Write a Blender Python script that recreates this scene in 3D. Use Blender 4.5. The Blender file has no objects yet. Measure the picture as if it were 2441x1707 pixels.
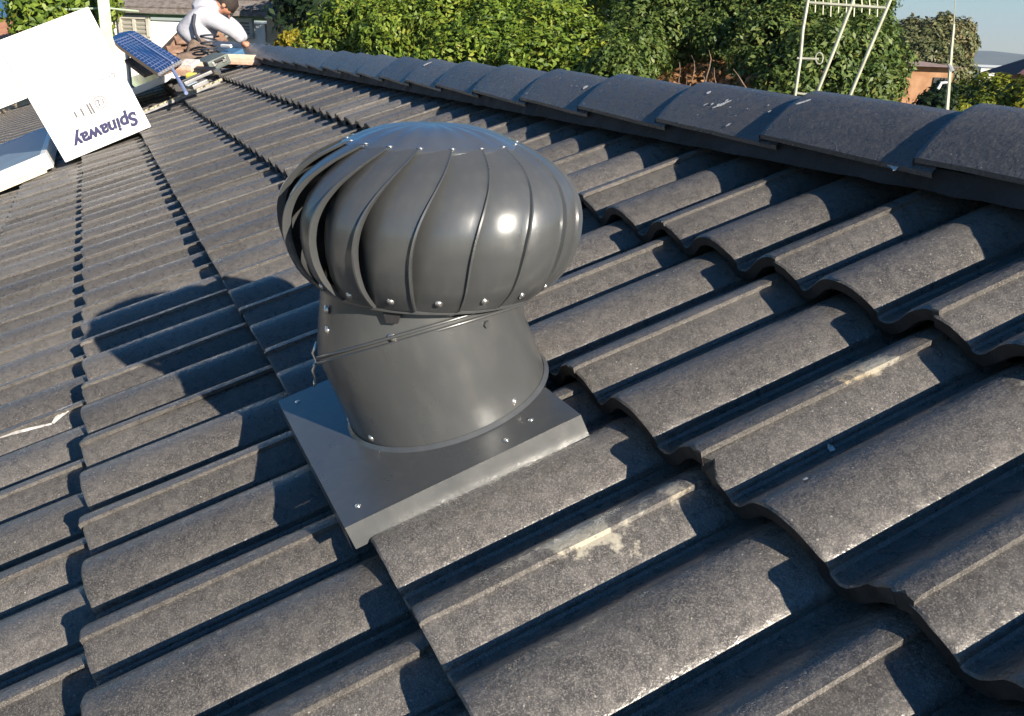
import bpy, bmesh, math, random
import numpy as np
from mathutils import Vector, Matrix, noise
random.seed(7); rng = np.random.default_rng(7)
SC = bpy.context.scene; COL = SC.collection

# ------------------------------------------------------------------ camera
PITCH = math.radians(22.66)                      # pitch of the tiled roof
CAM_R = Matrix(((0.40569177, 0.85635012, -0.31949751),
                (0.31021939, -0.45781375, -0.83316895),
                (-0.85975469, 0.23889546, -0.45138768)))   # rows: right, down, forward in roof axes
CAM_O = Vector((1.00484774, -0.72213095, 0.63927351))      # metres in roof axes (along, up the slope, out)
ROOF = Matrix.Rotation(PITCH, 4, 'X')
def rw(u, v, n): return ROOF @ Vector((u, v, n))
cam = bpy.data.cameras.new('camera'); camo = bpy.data.objects.new('camera', cam); COL.objects.link(camo)
right = ROOF @ Vector(CAM_R[0]); down = ROOF @ Vector(CAM_R[1]); fwd = ROOF @ Vector(CAM_R[2])
CAMW = rw(*CAM_O)
camo.matrix_world = Matrix(((right.x, -down.x, -fwd.x, CAMW.x), (right.y, -down.y, -fwd.y, CAMW.y),
                            (right.z, -down.z, -fwd.z, CAMW.z), (0, 0, 0, 1)))
cam.sensor_width = 36; cam.lens = 36 * 2173.4 / 2441; cam.clip_start = 0.02; cam.clip_end = 9000
SC.camera = camo
def at(px, py, D):
    """world point seen in direction (px, py) of the 2441x1707 photograph at horizontal distance D"""
    d = right * ((px - 1220.5) / 2173.4) + down * ((py - 853.5) / 2173.4) + fwd
    return CAMW + d * (D / math.hypot(d.x, d.y))

# ------------------------------------------------------------------ light
SUNV = (ROOF @ Vector((3.3, 1.2, 1.0))).normalized()
SEL = math.asin(SUNV.z); SAZ = math.atan2(SUNV.y, SUNV.x)
w = bpy.data.worlds.new("World"); SC.world = w; w.use_nodes = True
nt = w.node_tree; bg = nt.nodes['Background']
sky = nt.nodes.new('ShaderNodeTexSky'); sky.sky_type = 'NISHITA'; sky.sun_disc = False
sky.sun_elevation = SEL; sky.sun_rotation = math.pi / 2 - SAZ
sky.air_density = 1.0; sky.dust_density = 0.1; sky.ozone_density = 3.5
hsv = nt.nodes.new('ShaderNodeHueSaturation'); hsv.inputs['Saturation'].default_value = 1.5
nt.links.new(sky.outputs[0], hsv.inputs['Color']); nt.links.new(hsv.outputs[0], bg.inputs[0]); bg.inputs[1].default_value = 0.05
sl = bpy.data.lights.new('sun', 'SUN'); sl.energy = 5.0; sl.angle = math.radians(0.5); sl.color = (1.0, 0.88, 0.73)
so = bpy.data.objects.new('sun', sl); COL.objects.link(so); so.rotation_euler = SUNV.to_track_quat('Z', 'Y').to_euler()
so.location = (6, 3, 5)
SC.view_settings.view_transform = 'Standard'; SC.view_settings.look = 'None'
SC.view_settings.exposure = 1.22; SC.view_settings.gamma = 1; SC.view_settings.use_curve_mapping = False

# ------------------------------------------------------------------ materials
def mat(name, col, rough=0.6, metal=0.0, var=0.0, vscale=8.0, col2=None, bump=0.0, bscale=60.0, spec=0.5,
        coat=0.0, trans=0.0, coords='Object', detail=4.0):
    m = bpy.data.materials.new(name); m.use_nodes = True
    n = m.node_tree.nodes; l = m.node_tree.links; b = n['Principled BSDF']
    b.inputs['Base Color'].default_value = (*col, 1); b.inputs['Roughness'].default_value = rough
    b.inputs['Metallic'].default_value = metal; b.inputs['Specular IOR Level'].default_value = spec
    b.inputs['Coat Weight'].default_value = coat; b.inputs['Transmission Weight'].default_value = trans
    tc = n.new('ShaderNodeTexCoord')
    if var or col2:
        t = n.new('ShaderNodeTexNoise'); t.inputs['Scale'].default_value = vscale; t.inputs['Detail'].default_value = detail
        l.new(tc.outputs[coords], t.inputs['Vector'])
        r = n.new('ShaderNodeValToRGB'); c2 = col2 or tuple(min(1, c * (1 + var)) for c in col)
        c1 = col if col2 else tuple(c * (1 - var) for c in col)
        r.color_ramp.elements[0].color = (*c1, 1); r.color_ramp.elements[1].color = (*c2, 1)
        r.color_ramp.elements[0].position = 0.33; r.color_ramp.elements[1].position = 0.67
        l.new(t.outputs['Fac'], r.inputs['Fac']); l.new(r.outputs[0], b.inputs['Base Color'])
    if bump:
        t = n.new('ShaderNodeTexNoise'); t.inputs['Scale'].default_value = bscale; t.inputs['Detail'].default_value = 3
        l.new(tc.outputs[coords], t.inputs['Vector'])
        bp = n.new('ShaderNodeBump'); bp.inputs['Strength'].default_value = bump; bp.inputs['Distance'].default_value = 0.4 / bscale
        l.new(t.outputs['Fac'], bp.inputs['Height']); l.new(bp.outputs[0], b.inputs['Normal'])
    return m

def tile_mat(name, dark, light, stains=()):
    """painted concrete: sandy grain, soft dust blotches, worn mortar stains at given world points"""
    m = bpy.data.materials.new(name); m.use_nodes = True
    n = m.node_tree.nodes; l = m.node_tree.links; b = n['Principled BSDF']
    geo = n.new('ShaderNodeNewGeometry'); P = geo.outputs['Position']
    oi = n.new('ShaderNodeObjectInfo')
    def noi(sc, det=4, rough=.55, vec=P):
        t = n.new('ShaderNodeTexNoise'); t.inputs['Scale'].default_value = sc; t.inputs['Detail'].default_value = det
        t.inputs['Roughness'].default_value = rough; l.new(vec, t.inputs['Vector']); return t.outputs['Fac']
    def math_(op, a, c=None, clamp=False):
        q = n.new('ShaderNodeMath'); q.operation = op; q.use_clamp = clamp
        for k, x in enumerate((a, c)):
            if x is None: continue
            if isinstance(x, (int, float)): q.inputs[k].default_value = x
            else: l.new(x, q.inputs[k])
        return q.outputs[0]
    def mix(f, a, c):
        q = n.new('ShaderNodeMix'); q.data_type = 'RGBA'
        if isinstance(f, float): q.inputs[0].default_value = f
        else: l.new(f, q.inputs[0])
        for k, x in ((6, a), (7, c)):
            if isinstance(x, tuple): q.inputs[k].default_value = (*x, 1)
            else: l.new(x, q.inputs[k])
        return q.outputs[2]
    def ramp(f, p0, p1):
        q = n.new('ShaderNodeMapRange'); q.inputs[1].default_value = p0; q.inputs[2].default_value = p1
        l.new(f, q.inputs[0]); return q.outputs[0]
    big = ramp(noi(5, 5), .35, .7); vg = n.new('ShaderNodeTexVoronoi'); vg.inputs['Scale'].default_value = 820; l.new(P, vg.inputs['Vector'])
    sg = n.new('ShaderNodeSeparateColor'); l.new(vg.outputs['Color'], sg.inputs[0])
    grain = math_('POWER', sg.outputs[0], 2.6); mid = ramp(noi(60, 4), .4, .65)
    c = mix(math_('MULTIPLY', math_('ADD', big, mid), .5), dark, light)
    c = mix(math_('MULTIPLY', grain, .58), c, tuple(x * 2.4 for x in light))
    damp = ramp(noi(1.7, 5, .6), .42, .66); c = mix(math_('MULTIPLY', damp, .22), c, tuple(x * 1.9 for x in light))
    hs = n.new('ShaderNodeHueSaturation'); l.new(c, hs.inputs['Color'])
    l.new(math_('ADD', math_('MULTIPLY', oi.outputs['Random'], .5), .78), hs.inputs['Value']); c = hs.outputs[0]
    # small pale specks of grit
    v = n.new('ShaderNodeTexVoronoi'); v.inputs['Scale'].default_value = 75; l.new(P, v.inputs['Vector'])
    sp = math_('LESS_THAN', v.outputs['Distance'], .085)
    sp = math_('MULTIPLY', sp, math_('GREATER_THAN', noi(9, 2), .50))
    c = mix(math_('MULTIPLY', sp, .6), c, (.42, .41, .38))
    for (p, rad, colr, amt, thr) in stains:
        sub = n.new('ShaderNodeVectorMath'); sub.operation = 'SUBTRACT'; l.new(P, sub.inputs[0]); sub.inputs[1].default_value = p
        dv = n.new('ShaderNodeVectorMath'); dv.operation = 'DIVIDE'; l.new(sub.outputs[0], dv.inputs[0]); dv.inputs[1].default_value = rad
        ln = n.new('ShaderNodeVectorMath'); ln.operation = 'LENGTH'; l.new(dv.outputs[0], ln.inputs[0])
        d = math_('ADD', ln.outputs['Value'], math_('MULTIPLY', math_('SUBTRACT', noi(48, 6, .7), .5), 2.6))
        f = math_('SUBTRACT', 1.0, ramp(d, thr - .18, thr + .1), True)
        c = mix(math_('MULTIPLY', f, amt), c, colr)
    l.new(c, b.inputs['Base Color'])
    l.new(math_('ADD', .27, math_('MULTIPLY', mid, .22)), b.inputs['Roughness']); b.inputs['Specular IOR Level'].default_value = .65
    bp = n.new('ShaderNodeBump'); bp.inputs['Strength'].default_value = 1.0; bp.inputs['Distance'].default_value = .0017
    l.new(math_('ADD', math_('MULTIPLY', sg.outputs[1], .55), math_('MULTIPLY', noi(110, 3), .9)), bp.inputs['Height'])
    l.new(bp.outputs[0], b.inputs['Normal'])
    return m

STAINS = [((*rw(.243, -.525, .02),), (.075, .085, .022), (.44, .41, .33), .95, .72),
          ((*rw(.268, -.47, .02),), (.045, .07, .02), (.34, .33, .29), .75, .7),
          ((*rw(.225, -.150, .02),), (.05, .10, .022), (.40, .33, .22), .9, .72),
          ((*rw(.262, -.115, .02),), (.045, .07, .02), (.36, .34, .28), .85, .75),
          ((*rw(.235, -.385, .01),), (.05, .035, .03), (.42, .38, .30), .8, .7),
          ((*rw(.40, -.02, .01),), (.04, .03, .03), (.34, .33, .30), .7, .6)]
M = {}
M['tile'] = tile_mat('charcoal_concrete', (.043, .041, .039), (.102, .096, .089), STAINS)
M['ridge'] = tile_mat('charcoal_ridge', (.036, .035, .036), (.076, .074, .074))
M['tile_edge_shade'] = mat('painted_lap_shade', (.022, .021, .021), .55, var=.3, vscale=60, bump=.4, bscale=200)  # near-black colour paints the shade of the laps onto the tiles' front edges
M['bedding'] = mat('shade_darkened_mortar', (.028, .028, .031), .9, var=.3, bump=.6, bscale=90)  # mortar colour darkened to merge with the shadow under the ridge caps
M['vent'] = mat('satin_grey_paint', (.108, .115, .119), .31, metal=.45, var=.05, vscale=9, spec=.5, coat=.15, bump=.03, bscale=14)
M['vent'].node_tree.nodes['Principled BSDF'].inputs['Coat Roughness'].default_value = .12
def uneven(m, lo, hi, sc, dust, amt):
    n = m.node_tree.nodes; l = m.node_tree.links; b = n['Principled BSDF']; tc = n.new('ShaderNodeTexCoord')
    mp = n.new('ShaderNodeMapping'); mp.inputs['Scale'].default_value = (1, 1, .35); l.new(tc.outputs['Object'], mp.inputs[0])
    t = n.new('ShaderNodeTexNoise'); t.inputs['Scale'].default_value = sc; t.inputs['Detail'].default_value = 7; t.inputs['Roughness'].default_value = .65; l.new(mp.outputs[0], t.inputs['Vector'])
    r = n.new('ShaderNodeMapRange'); r.inputs[1].default_value = .35; r.inputs[2].default_value = .68; r.inputs[3].default_value = lo; r.inputs[4].default_value = hi
    l.new(t.outputs['Fac'], r.inputs[0]); l.new(r.outputs[0], b.inputs['Roughness'])
    src = b.inputs['Base Color'].links[0].from_socket; t2 = n.new('ShaderNodeTexNoise'); t2.inputs['Scale'].default_value = sc * 2.3; t2.inputs['Detail'].default_value = 8; l.new(mp.outputs[0], t2.inputs['Vector'])
    r2 = n.new('ShaderNodeMapRange'); r2.inputs[1].default_value = .48; r2.inputs[2].default_value = .75; r2.inputs[4].default_value = amt; l.new(t2.outputs['Fac'], r2.inputs[0])
    mx = n.new('ShaderNodeMix'); mx.data_type = 'RGBA'; l.new(r2.outputs[0], mx.inputs[0]); l.new(src, mx.inputs[6]); mx.inputs[7].default_value = (*dust, 1); l.new(mx.outputs[2], b.inputs['Base Color'])
uneven(M['vent'], .27, .37, 22, (.24, .23, .21), .14)
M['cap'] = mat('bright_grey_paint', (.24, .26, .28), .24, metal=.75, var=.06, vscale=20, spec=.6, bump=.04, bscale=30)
M['screw'] = mat('zinc_screw', (.72, .71, .68), .28, metal=.9, bump=.1, bscale=500)
M['black'] = mat('black_plastic', (.02, .02, .022), .5, var=.2, bump=.1)
M['white_card'] = mat('white_coated_card', (.84, .84, .82), .55, var=.03, vscale=5, bump=.04, bscale=30)
M['card_edge'] = mat('brown_card', (.42, .33, .22), .8, var=.1, bump=.1)
M['ink'] = mat('navy_ink', (.012, .014, .075), .6, var=.05)
M['greyink'] = mat('grey_ink', (.11, .11, .12), .6, var=.05)
M['alu'] = mat('aluminium', (.50, .50, .50), .4, metal=.6, var=.05, bump=.03, bscale=30)
M['bracket_steel'] = mat('grey_galvanised_steel', (.22, .22, .22), .5, metal=.4, var=.2, vscale=30)
M['alu_white'] = mat('white_aluminium_frame', (.82, .82, .8), .4, var=.04)
M['glass_grey'] = mat('grey_panel_glass', (.16, .23, .29), .35, var=.1, vscale=3, spec=.7)
M['glass_dark'] = mat('dark_panel_glass', (.025, .028, .032), .12, var=.2, vscale=3, spec=.6)
M['pv_blue'] = mat('blue_cell', (.018, .030, .115), .22, var=.25, vscale=20, spec=.6)
M['pv_line'] = mat('cell_gap', (.20, .25, .42), .4, var=.1)
M['timber'] = mat('pale_timber', (.62, .56, .42), .8, var=.15, vscale=20, bump=.2)
M['yellow_metal'] = mat('cream_zinc', (.42, .38, .26), .5, metal=.2, var=.1)
M['skin'] = mat('skin', (.46, .22, .14), .55, var=.08, vscale=30)
M['hair'] = mat('dark_hair', (.028, .02, .016), .8, var=.3, vscale=80, bump=.6, bscale=200)
M['hoodie'] = mat('pale_grey_fabric', (.40, .41, .46), .9, var=.06, vscale=14, bump=.25, bscale=26)
M['strap'] = mat('dark_strap', (.03, .035, .05), .7, var=.2)
M['trousers'] = mat('brown_work_trousers', (.15, .11, .085), .9, var=.3, vscale=30, bump=.3)
M['boot'] = mat('tan_leather', (.25, .15, .08), .7, var=.2)
M['bag_blue'] = mat('blue_nylon', (.05, .14, .26), .6, var=.15, vscale=30, bump=.2)
M['bag_yellow'] = mat('yellow_plastic', (.62, .60, .12), .5, var=.1)
M['pinkish'] = mat('peach_fabric', (.62, .40, .30), .8, var=.15, vscale=30, bump=.3)
M['green_paint'] = mat('pale_green_paint', (.36, .47, .33), .6, var=.12, vscale=6)
M['green_gutter'] = mat('green_gutter_paint', (.16, .30, .17), .5, var=.15)
M['white_wall'] = mat('white_render', (.80, .79, .74), .9, var=.05, vscale=4, bump=.1)
M['window_glass'] = mat('louvre_glass', (.22, .22, .18), .25, var=.15, vscale=6)
M['wframe'] = mat('window_frame_paint', (.45, .44, .38), .6, var=.1)
M['old_roof'] = mat('weathered_grey_roof', (.13, .105, .09), .95, col2=(.22, .20, .185), vscale=14, bump=.6, bscale=30)
M['brown_tile'] = mat('brown_clay_tile', (.13, .07, .045), .9, col2=(.30, .19, .13), vscale=9, bump=.6, bscale=40)
M['orange_tile'] = mat('orange_clay_tile', (.30, .13, .075), .9, col2=(.45, .22, .13), vscale=6, bump=.5, bscale=30)
M['orange_wall'] = mat('orange_brick', (.26, .13, .06), .9, col2=(.38, .22, .12), vscale=5, bump=.4)
M['red_roof'] = mat('maroon_roof', (.07, .035, .045), .8, var=.2)
M['red_wall'] = mat('red_brick', (.28, .12, .09), .9, var=.2)
M['tan_wall'] = mat('tan_fibre_wall', (.46, .35, .23), .9, var=.15, vscale=8)
M['warehouse'] = mat('pale_metal_cladding', (.60, .62, .60), .6, var=.06)
M['bark'] = mat('bark', (.10, .065, .045), .95, col2=(.2, .14, .10), vscale=22, bump=.8, bscale=50)
M['pole'] = mat('oxidised_antenna_tube', (.50, .50, .38), .45, metal=.4, var=.12, vscale=30)
M['ground'] = mat('dry_grass', (.07, .08, .03), 1, col2=(.17, .13, .08), vscale=.3, bump=.3, bscale=4)
M['hill'] = mat('wooded_hills', (.035, .05, .035), 1, col2=(.06, .075, .05), vscale=.02, detail=8)
M['chalk'] = mat('chalky_scrape', (.50, .50, .48), .9, var=.5, vscale=300)
M['grit'] = mat('pale_grit', (.20, .18, .15), .9, var=.6, vscale=40)
M['blotch'] = mat('white_plaster_splash', (.55, .54, .51), .8, var=.3, vscale=90)
M['house_brick'] = mat('cream_brick', (.42, .36, .28), .9, var=.15, vscale=20, bump=.3)

def leaf_mat(name, c1, c2, c3=None):
    m = bpy.data.materials.new(name); m.use_nodes = True
    n = m.node_tree.nodes; l = m.node_tree.links; b = n['Principled BSDF']
    at_ = n.new('ShaderNodeAttribute'); at_.attribute_name = 'tint'
    r = n.new('ShaderNodeValToRGB'); e = r.color_ramp.elements
    e[0].color = (*c1, 1); e[1].color = (*c2, 1); e[0].position = .05; e[1].position = .72
    if c3: x = e.new(.97); x.color = (*c3, 1)
    l.new(at_.outputs['Fac'], r.inputs['Fac']); l.new(r.outputs[0], b.inputs['Base Color'])
    b.inputs['Roughness'].default_value = .5; b.inputs['Specular IOR Level'].default_value = .35
    tr = n.new('ShaderNodeBsdfTranslucent'); l.new(r.outputs[0], tr.inputs['Color'])
    mx = n.new('ShaderNodeMixShader'); mx.inputs[0].default_value = .22
    l.new(b.outputs[0], mx.inputs[1]); l.new(tr.outputs[0], mx.inputs[2])
    l.new(mx.outputs[0], n['Material Output'].inputs['Surface'])
    return m
M['leaf_bright'] = leaf_mat('bright_leaf', (.040, .09, .012), (.175, .25, .030), (.27, .28, .04))
M['leaf_mid'] = leaf_mat('mid_leaf', (.028, .065, .014), (.11, .16, .035), (.19, .21, .055))
M['leaf_dark'] = leaf_mat('dark_leaf', (.012, .028, .010), (.03, .055, .018))
M['leaf_grey'] = leaf_mat('grey_leaf', (.05, .07, .045), (.13, .15, .11))
M['leaf_olive'] = leaf_mat('olive_leaf', (.07, .10, .04), (.17, .17, .07), (.27, .19, .10))
M['leaf_yellow2'] = leaf_mat('yellow_green_leaf', (.05, .09, .010), (.20, .23, .02), (.33, .28, .03))
M['leaf_yellow'] = leaf_mat('yellow_leaf', (.12, .13, .01), (.28, .24, .02), (.36, .28, .03))

# ------------------------------------------------------------------ builders
def link(o, parent=None):
    COL.objects.link(o)
    if parent is not None: o.parent = parent
    return o
def thing(name, label, cat, loc=(0, 0, 0), rot=(0, 0, 0), group=None):
    o = bpy.data.objects.new(name, None); COL.objects.link(o); o.location = loc; o.rotation_euler = rot
    o.empty_display_size = .05
    return tag(o, label, cat, group)
def tag(o, label, cat, group=None):
    o['label'] = label; o['category'] = cat
    if group: o['group'] = group
    return o
def struct(o): o['kind'] = 'structure'; return o
def finish(name, bm, m, parent=None, smooth=None):
    me = bpy.data.meshes.new(name); bmesh.ops.recalc_face_normals(bm, faces=bm.faces) if smooth != 'raw' else None
    bm.to_mesh(me); bm.free()
    if m is not None: me.materials.append(m)
    if smooth: 
        for p in me.polygons: p.use_smooth = True
        if smooth is not True and smooth != 'raw':
            me.set_sharp_from_angle(angle=math.radians(smooth))
    o = bpy.data.objects.new(name, me); return link(o, parent)
def pydata(name, vs, fs, m, parent=None, smooth=None):
    me = bpy.data.meshes.new(name); me.from_pydata([tuple(v) for v in vs], [], fs); me.update()
    if m is not None: me.materials.append(m)
    if smooth:
        for p in me.polygons: p.use_smooth = True
        if smooth is not True: me.set_sharp_from_angle(angle=math.radians(smooth))
    o = bpy.data.objects.new(name, me); return link(o, parent)
def add_box(bm, c, s, rot=None, bevel=0.0):
    r = bmesh.ops.create_cube(bm, size=1.0); vs = r['verts']
    mt = Matrix.Translation(Vector(c)) @ ((rot.to_4x4() if rot else Matrix.Identity(4))) @ Matrix.Diagonal((*s, 1))
    bmesh.ops.transform(bm, matrix=mt, verts=vs)
    if bevel:
        es = list({e for v in vs for e in v.link_edges})
        bmesh.ops.bevel(bm, geom=es, offset=bevel, segments=2, affect='EDGES', profile=.7)
def box(name, c, s, m, parent=None, rot=None, bevel=0.0):
    bm = bmesh.new(); add_box(bm, c, s, rot, bevel); return finish(name, bm, m, parent)
def add_tube(bm, pts, rad, seg=8, cap=True):
    pts = [Vector(p) for p in pts]; rad = rad if isinstance(rad, (list, tuple)) else [rad] * len(pts)
    rings = []; ref = None
    for i, p in enumerate(pts):
        d = (pts[min(i + 1, len(pts) - 1)] - pts[max(i - 1, 0)]).normalized()
        if ref is None: ref = d.orthogonal().normalized()
        ref = (ref - d * ref.dot(d)).normalized(); q = d.cross(ref)
        rings.append([bm.verts.new(p + (ref * math.cos(2 * math.pi * k / seg) + q * math.sin(2 * math.pi * k / seg)) * rad[i]) for k in range(seg)])
    for a, b in zip(rings, rings[1:]):
        for k in range(seg): bm.faces.new((a[k], a[(k + 1) % seg], b[(k + 1) % seg], b[k]))
    if cap: bm.faces.new(rings[0][::-1]); bm.faces.new(rings[-1])
def tube(name, pts, rad, m, parent=None, seg=8):
    bm = bmesh.new(); add_tube(bm, pts, rad, seg); return finish(name, bm, m, parent, 50)

# ------------------------------------------------------------------ the tiled roof
G = 0.354                                     # courses
RISE = 0.036
PROF = [(0, -.007), (.003, -.0098), (.010, -.0100), (.018, -.0065), (.028, .0015), (.038, .0105), (.049, .0180), (.061, .0228),
        (.074, .0252), (.087, .0254), (.099, .0238), (.111, .0205), (.122, .0160), (.132, .0106), (.141, .0048), (.1475, -.0004), (.1497, -.004), (.150, -.007)]
PROF2 = [(0, -.012), (.003, -.0155), (.014, -.0160), (.024, -.013), (.034, -.006), (.045, .004), (.056, .0130), (.068, .0195),
        (.080, .0236), (.092, .0254), (.1, .0252), (.111, .0208), (.122, .0162), (.132, .0106), (.141, .0048), (.1475, -.0004), (.1497, -.004), (.150, -.012)]
def base(d, lip=False):
    d = d % .15; pr = PROF2 if lip else PROF
    for (a, x), (b, y) in zip(pr, pr[1:]):
        if d <= b: return x + (y - x) * (d - a) / (b - a)
    return PROF[-1][1]
def tile_x():                                 # x positions along one tile, 0 at its head lip
    xs = []
    for k in (0, 1, 2):
        for a, _ in (PROF2 if k == 2 else PROF)[:-1]:
            x = a + .15 * k - .10
            if -.0001 <= x <= .2999: xs.append(round(x, 4))
    xs += [0, .0497, .1997, .285, .298, .3045]
    return sorted(set(xs))
def tn(x):
    d = (x + .10) % .15; n = base(d, x > .1999) if x < .3 else base(.0999, True) - .0002
    if x < .0005: n = base(.104)
    if x > .25: n += .0036 * min(1, (x - .25) / .04)
    return n
def surf(u, v):
    j = math.ceil(-v / G - 1e-9); t = v + j * G
    x = (u + .05) % .3
    return tn(x) - RISE * t / G
def tile_mesh(name, seed, chip=0.0):
    rnd = random.Random(seed); xs = tile_x(); L = G + .05
    vs = []; fs = []; TH = .0195
    rows = [(.03, -TH - .001), (.004, -TH), (0, -TH + .002), (0, -.003), (.0025, -.0008), (.008, 0), (.05, 0), (.13, 0), (.22, 0), (.31, 0), (L, 0)]
    nx = len(xs)
    for r, (y, dz) in enumerate(rows):
        for i, x in enumerate(xs):
            yy, zz, sh = y, tn(x) + dz - RISE * y / G, 0
            if r <= 2:                        # the edge has its thickness square to the wavy surface
                sl = (tn(min(.299, x + .006)) - tn(max(.0, x - .006))) / .012; q = 1 / math.hypot(1, sl)
                sh = dz * -sl * q; zz = tn(x) + dz * q - RISE * y / G; sh = max(-x, min(.3045 - x, sh))
            if 2 <= r <= 5:
                yy += .0016 * noise.noise(Vector((x * 60, seed * 7.3, 0)))
                ch = chip * max(0, noise.noise(Vector((x * 28, seed * 3.1, 5))) - .12)
                if x > .25: ch += chip * .35 * max(0, (x - .25) / .05) * rnd.random()
                yy += ch * (1 if r >= 3 else .25); zz -= ch * .12
            zz += .0005 * noise.noise(Vector((x * 25, y * 20, seed * 5)))
            xx = x + sh + (.0012 * noise.noise(Vector((y * 40, seed * 2.7, 3))) if x > .29 else 0)
            vs.append((xx, yy, zz))
    for r in range(len(rows) - 1):
        for i in range(nx - 1):
            a = r * nx + i; fs.append((a, a + 1, a + nx + 1, a + nx))
    # riser of the overlapping side lip
    off = len(vs)
    for r, (y, dz) in enumerate(rows[2:]):
        p = vs[(r + 2) * nx + nx - 1]; vs.append((p[0] - .0004, p[1], p[2] - .0075))
    for r in range(len(rows) - 3):
        a = (r + 2) * nx + nx - 1; fs.append((a, off + r, off + r + 1, a + nx))
    me = bpy.data.meshes.new(name); me.from_pydata(vs, [], fs); me.update(); me.materials.append(M['tile']); me.materials.append(M['tile_edge_shade'])
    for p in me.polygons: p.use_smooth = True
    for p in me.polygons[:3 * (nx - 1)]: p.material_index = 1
    me.set_sharp_from_angle(angle=math.radians(33)); return me
house = thing('tiled_house', 'charcoal concrete tiled roof that fills the foreground, with its ridge running away to the left', 'roof',
              (0, 0, 0), (PITCH, 0, 0))
tmeshes = [tile_mesh('roof_tile', s, c) for s, c in ((1, .0), (2, .012), (3, .0), (4, .02), (5, .006), (6, .03))]
U0 = -9.95; NCOL = 38
def rtile(u, j, me):
    o = bpy.data.objects.new('roof_tile', me); o.location = (u + random.uniform(-.0012, .0012), -j * G + random.uniform(-.003, .003), random.uniform(0, .0018))
    o.rotation_euler = (random.uniform(-.003, .003), random.uniform(-.002, .002), random.uniform(-.0035, .0035)); link(o, house); return o
far_vs = []; far_fs = []
def far_tile(u, j):
    me = tmeshes[0]; k = len(far_vs)
    far_vs.extend([(v.co.x + u, v.co.y - j * G, v.co.z) for v in me.vertices])
    far_fs.extend([tuple(i + k for i in p.vertices) for p in me.polygons])
for j in range(0, 9):
    for c in range(NCOL):
        u = U0 + .3 * c
        # keep only what the frame and its surroundings can show
        if j == 7 and u > -2.0: continue
        if j == 8 and u > -4.0: continue
        if u > .9 and j > 2: continue
        if u < -7.6 or j >= 7: far_tile(u, j); continue
        if j >= 5 and u > -.3: far_tile(u, j); continue
        me = random.choice(tmeshes[:5]) if j else random.choice(tmeshes[:4])
        if (j, c) == (1, 34): me = tmeshes[5]
        rtile(u, j, me)
for j in range(3, 10):
    for c in range(14): far_tile(U0 - .3 * (c + 1), j)
fo = pydata('distant_tile', far_vs, far_fs, M['tile'], house, 33); fo['kind'] = 'stuff'
# underlay and the far slope, gable walls
VR = .358                                     # the ridge line in roof axes
zr = VR * math.sin(PITCH); yr = VR * math.cos(PITCH)
deck = box('underlay', (-4.25, VR - 2.1, -.075), (11.4, 4.2, .02), M['bedding'], house)
RT_INV = ROOF.inverted()
bm = bmesh.new()                              # the slope on the other side of the ridge: rolls running down it
fvs = []; ffs = []; nu = int(11.4 / .15)
prof = [(d, base(d)) for d in (0, .02, .045, .07, .094, .12, .148)]
rowlist = [k for k in range(10)]
for k in rowlist:
    for e, s0 in ((0, 0.0), (1, 0.0)):
        for ui in range(nu):
            for d, nn in prof:
                u = -9.95 + ui * .15 + d
                s = (k + e) * G; drop = nn + (.0 if e else -RISE)
                p = Vector((u, yr + s * math.cos(PITCH) + drop * math.sin(PITCH), zr - .03 - s * math.sin(PITCH) + drop * math.cos(PITCH)))
                fvs.append(RT_INV @ p)
rowlen = nu * len(prof)
for r in range(len(rowlist) * 2 - 1):
    for i in range(rowlen - 1):
        a = r * rowlen + i; ffs.append((a, a + 1, a + rowlen + 1, a + rowlen))
bm.free()
fs_ = pydata('far_slope_tile', fvs, ffs, M['tile'], house, 33); fs_['kind'] = 'stuff'
box('wall', RT_INV @ Vector((-4.25, -.15, -2.2)), (11.0, 5.6, 2.9), M['house_brick'], house, rot=Matrix.Rotation(-PITCH, 3, 'X'))

# ridge tiles: each laps over the next one further away
RW, RH = .120, .082
def ridge_prof(k, lift):
    a = []
    for i in range(13):
        t = -1 + 2 * i / 12; y = RW * t
        z = RH * (1 - abs(t) ** 1.55) ** .95 if abs(t) < 1 else 0
        a.append((y * (1 + lift * .8), z + lift))
    return a
def ridge_mesh(seed):
    L = .415; vs = []; fs = []; rows = []
    for x, lift, inner in ((.03, -.006, 1), (0, -.004, 1), (0, .0095, 0), (.003, .0118, 0), (.012, .0122, 0), (.10, .0090, 0), (.2, .0050, 0), (.3, .0, 0), (L, -.005, 0)):
        rows.append(len(vs))
        for (y, z) in ridge_prof(0, lift):
            vs.append((x + .0012 * noise.noise(Vector((y * 40, seed, x))), y, z + .0012 * noise.noise(Vector((x * 9, y * 14, seed * 3)))))
    n = 13
    for r in range(len(rows) - 1):
        for i in range(n - 1):
            a = rows[r] + i; fs.append((a, a + 1, a + n + 1, a + n))
    # visible lower edge with a real thickness
    for side in (0, n - 1):
        off = len(vs)
        for r in range(3, len(rows)):
            p = vs[rows[r] + side]; vs.append((p[0], p[1] * .985, p[2] - .008))
        for r in range(3, len(rows) - 1):
            a = rows[r] + side; b = off + r - 3; fs.append((a, b, b + 1, a + n))
    me = bpy.data.meshes.new('ridge_tile'); me.from_pydata(vs, [], fs); me.update(); me.materials.append(M['ridge'])
    for p in me.polygons: p.use_smooth = True
    me.set_sharp_from_angle(angle=math.radians(38)); return me
rmeshes = [ridge_mesh(s) for s in (1.3, 4.1, 7.7, 2.2)]
RP = .3715; RU = -.055
R0 = Vector((0, .3660, .1560))
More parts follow.
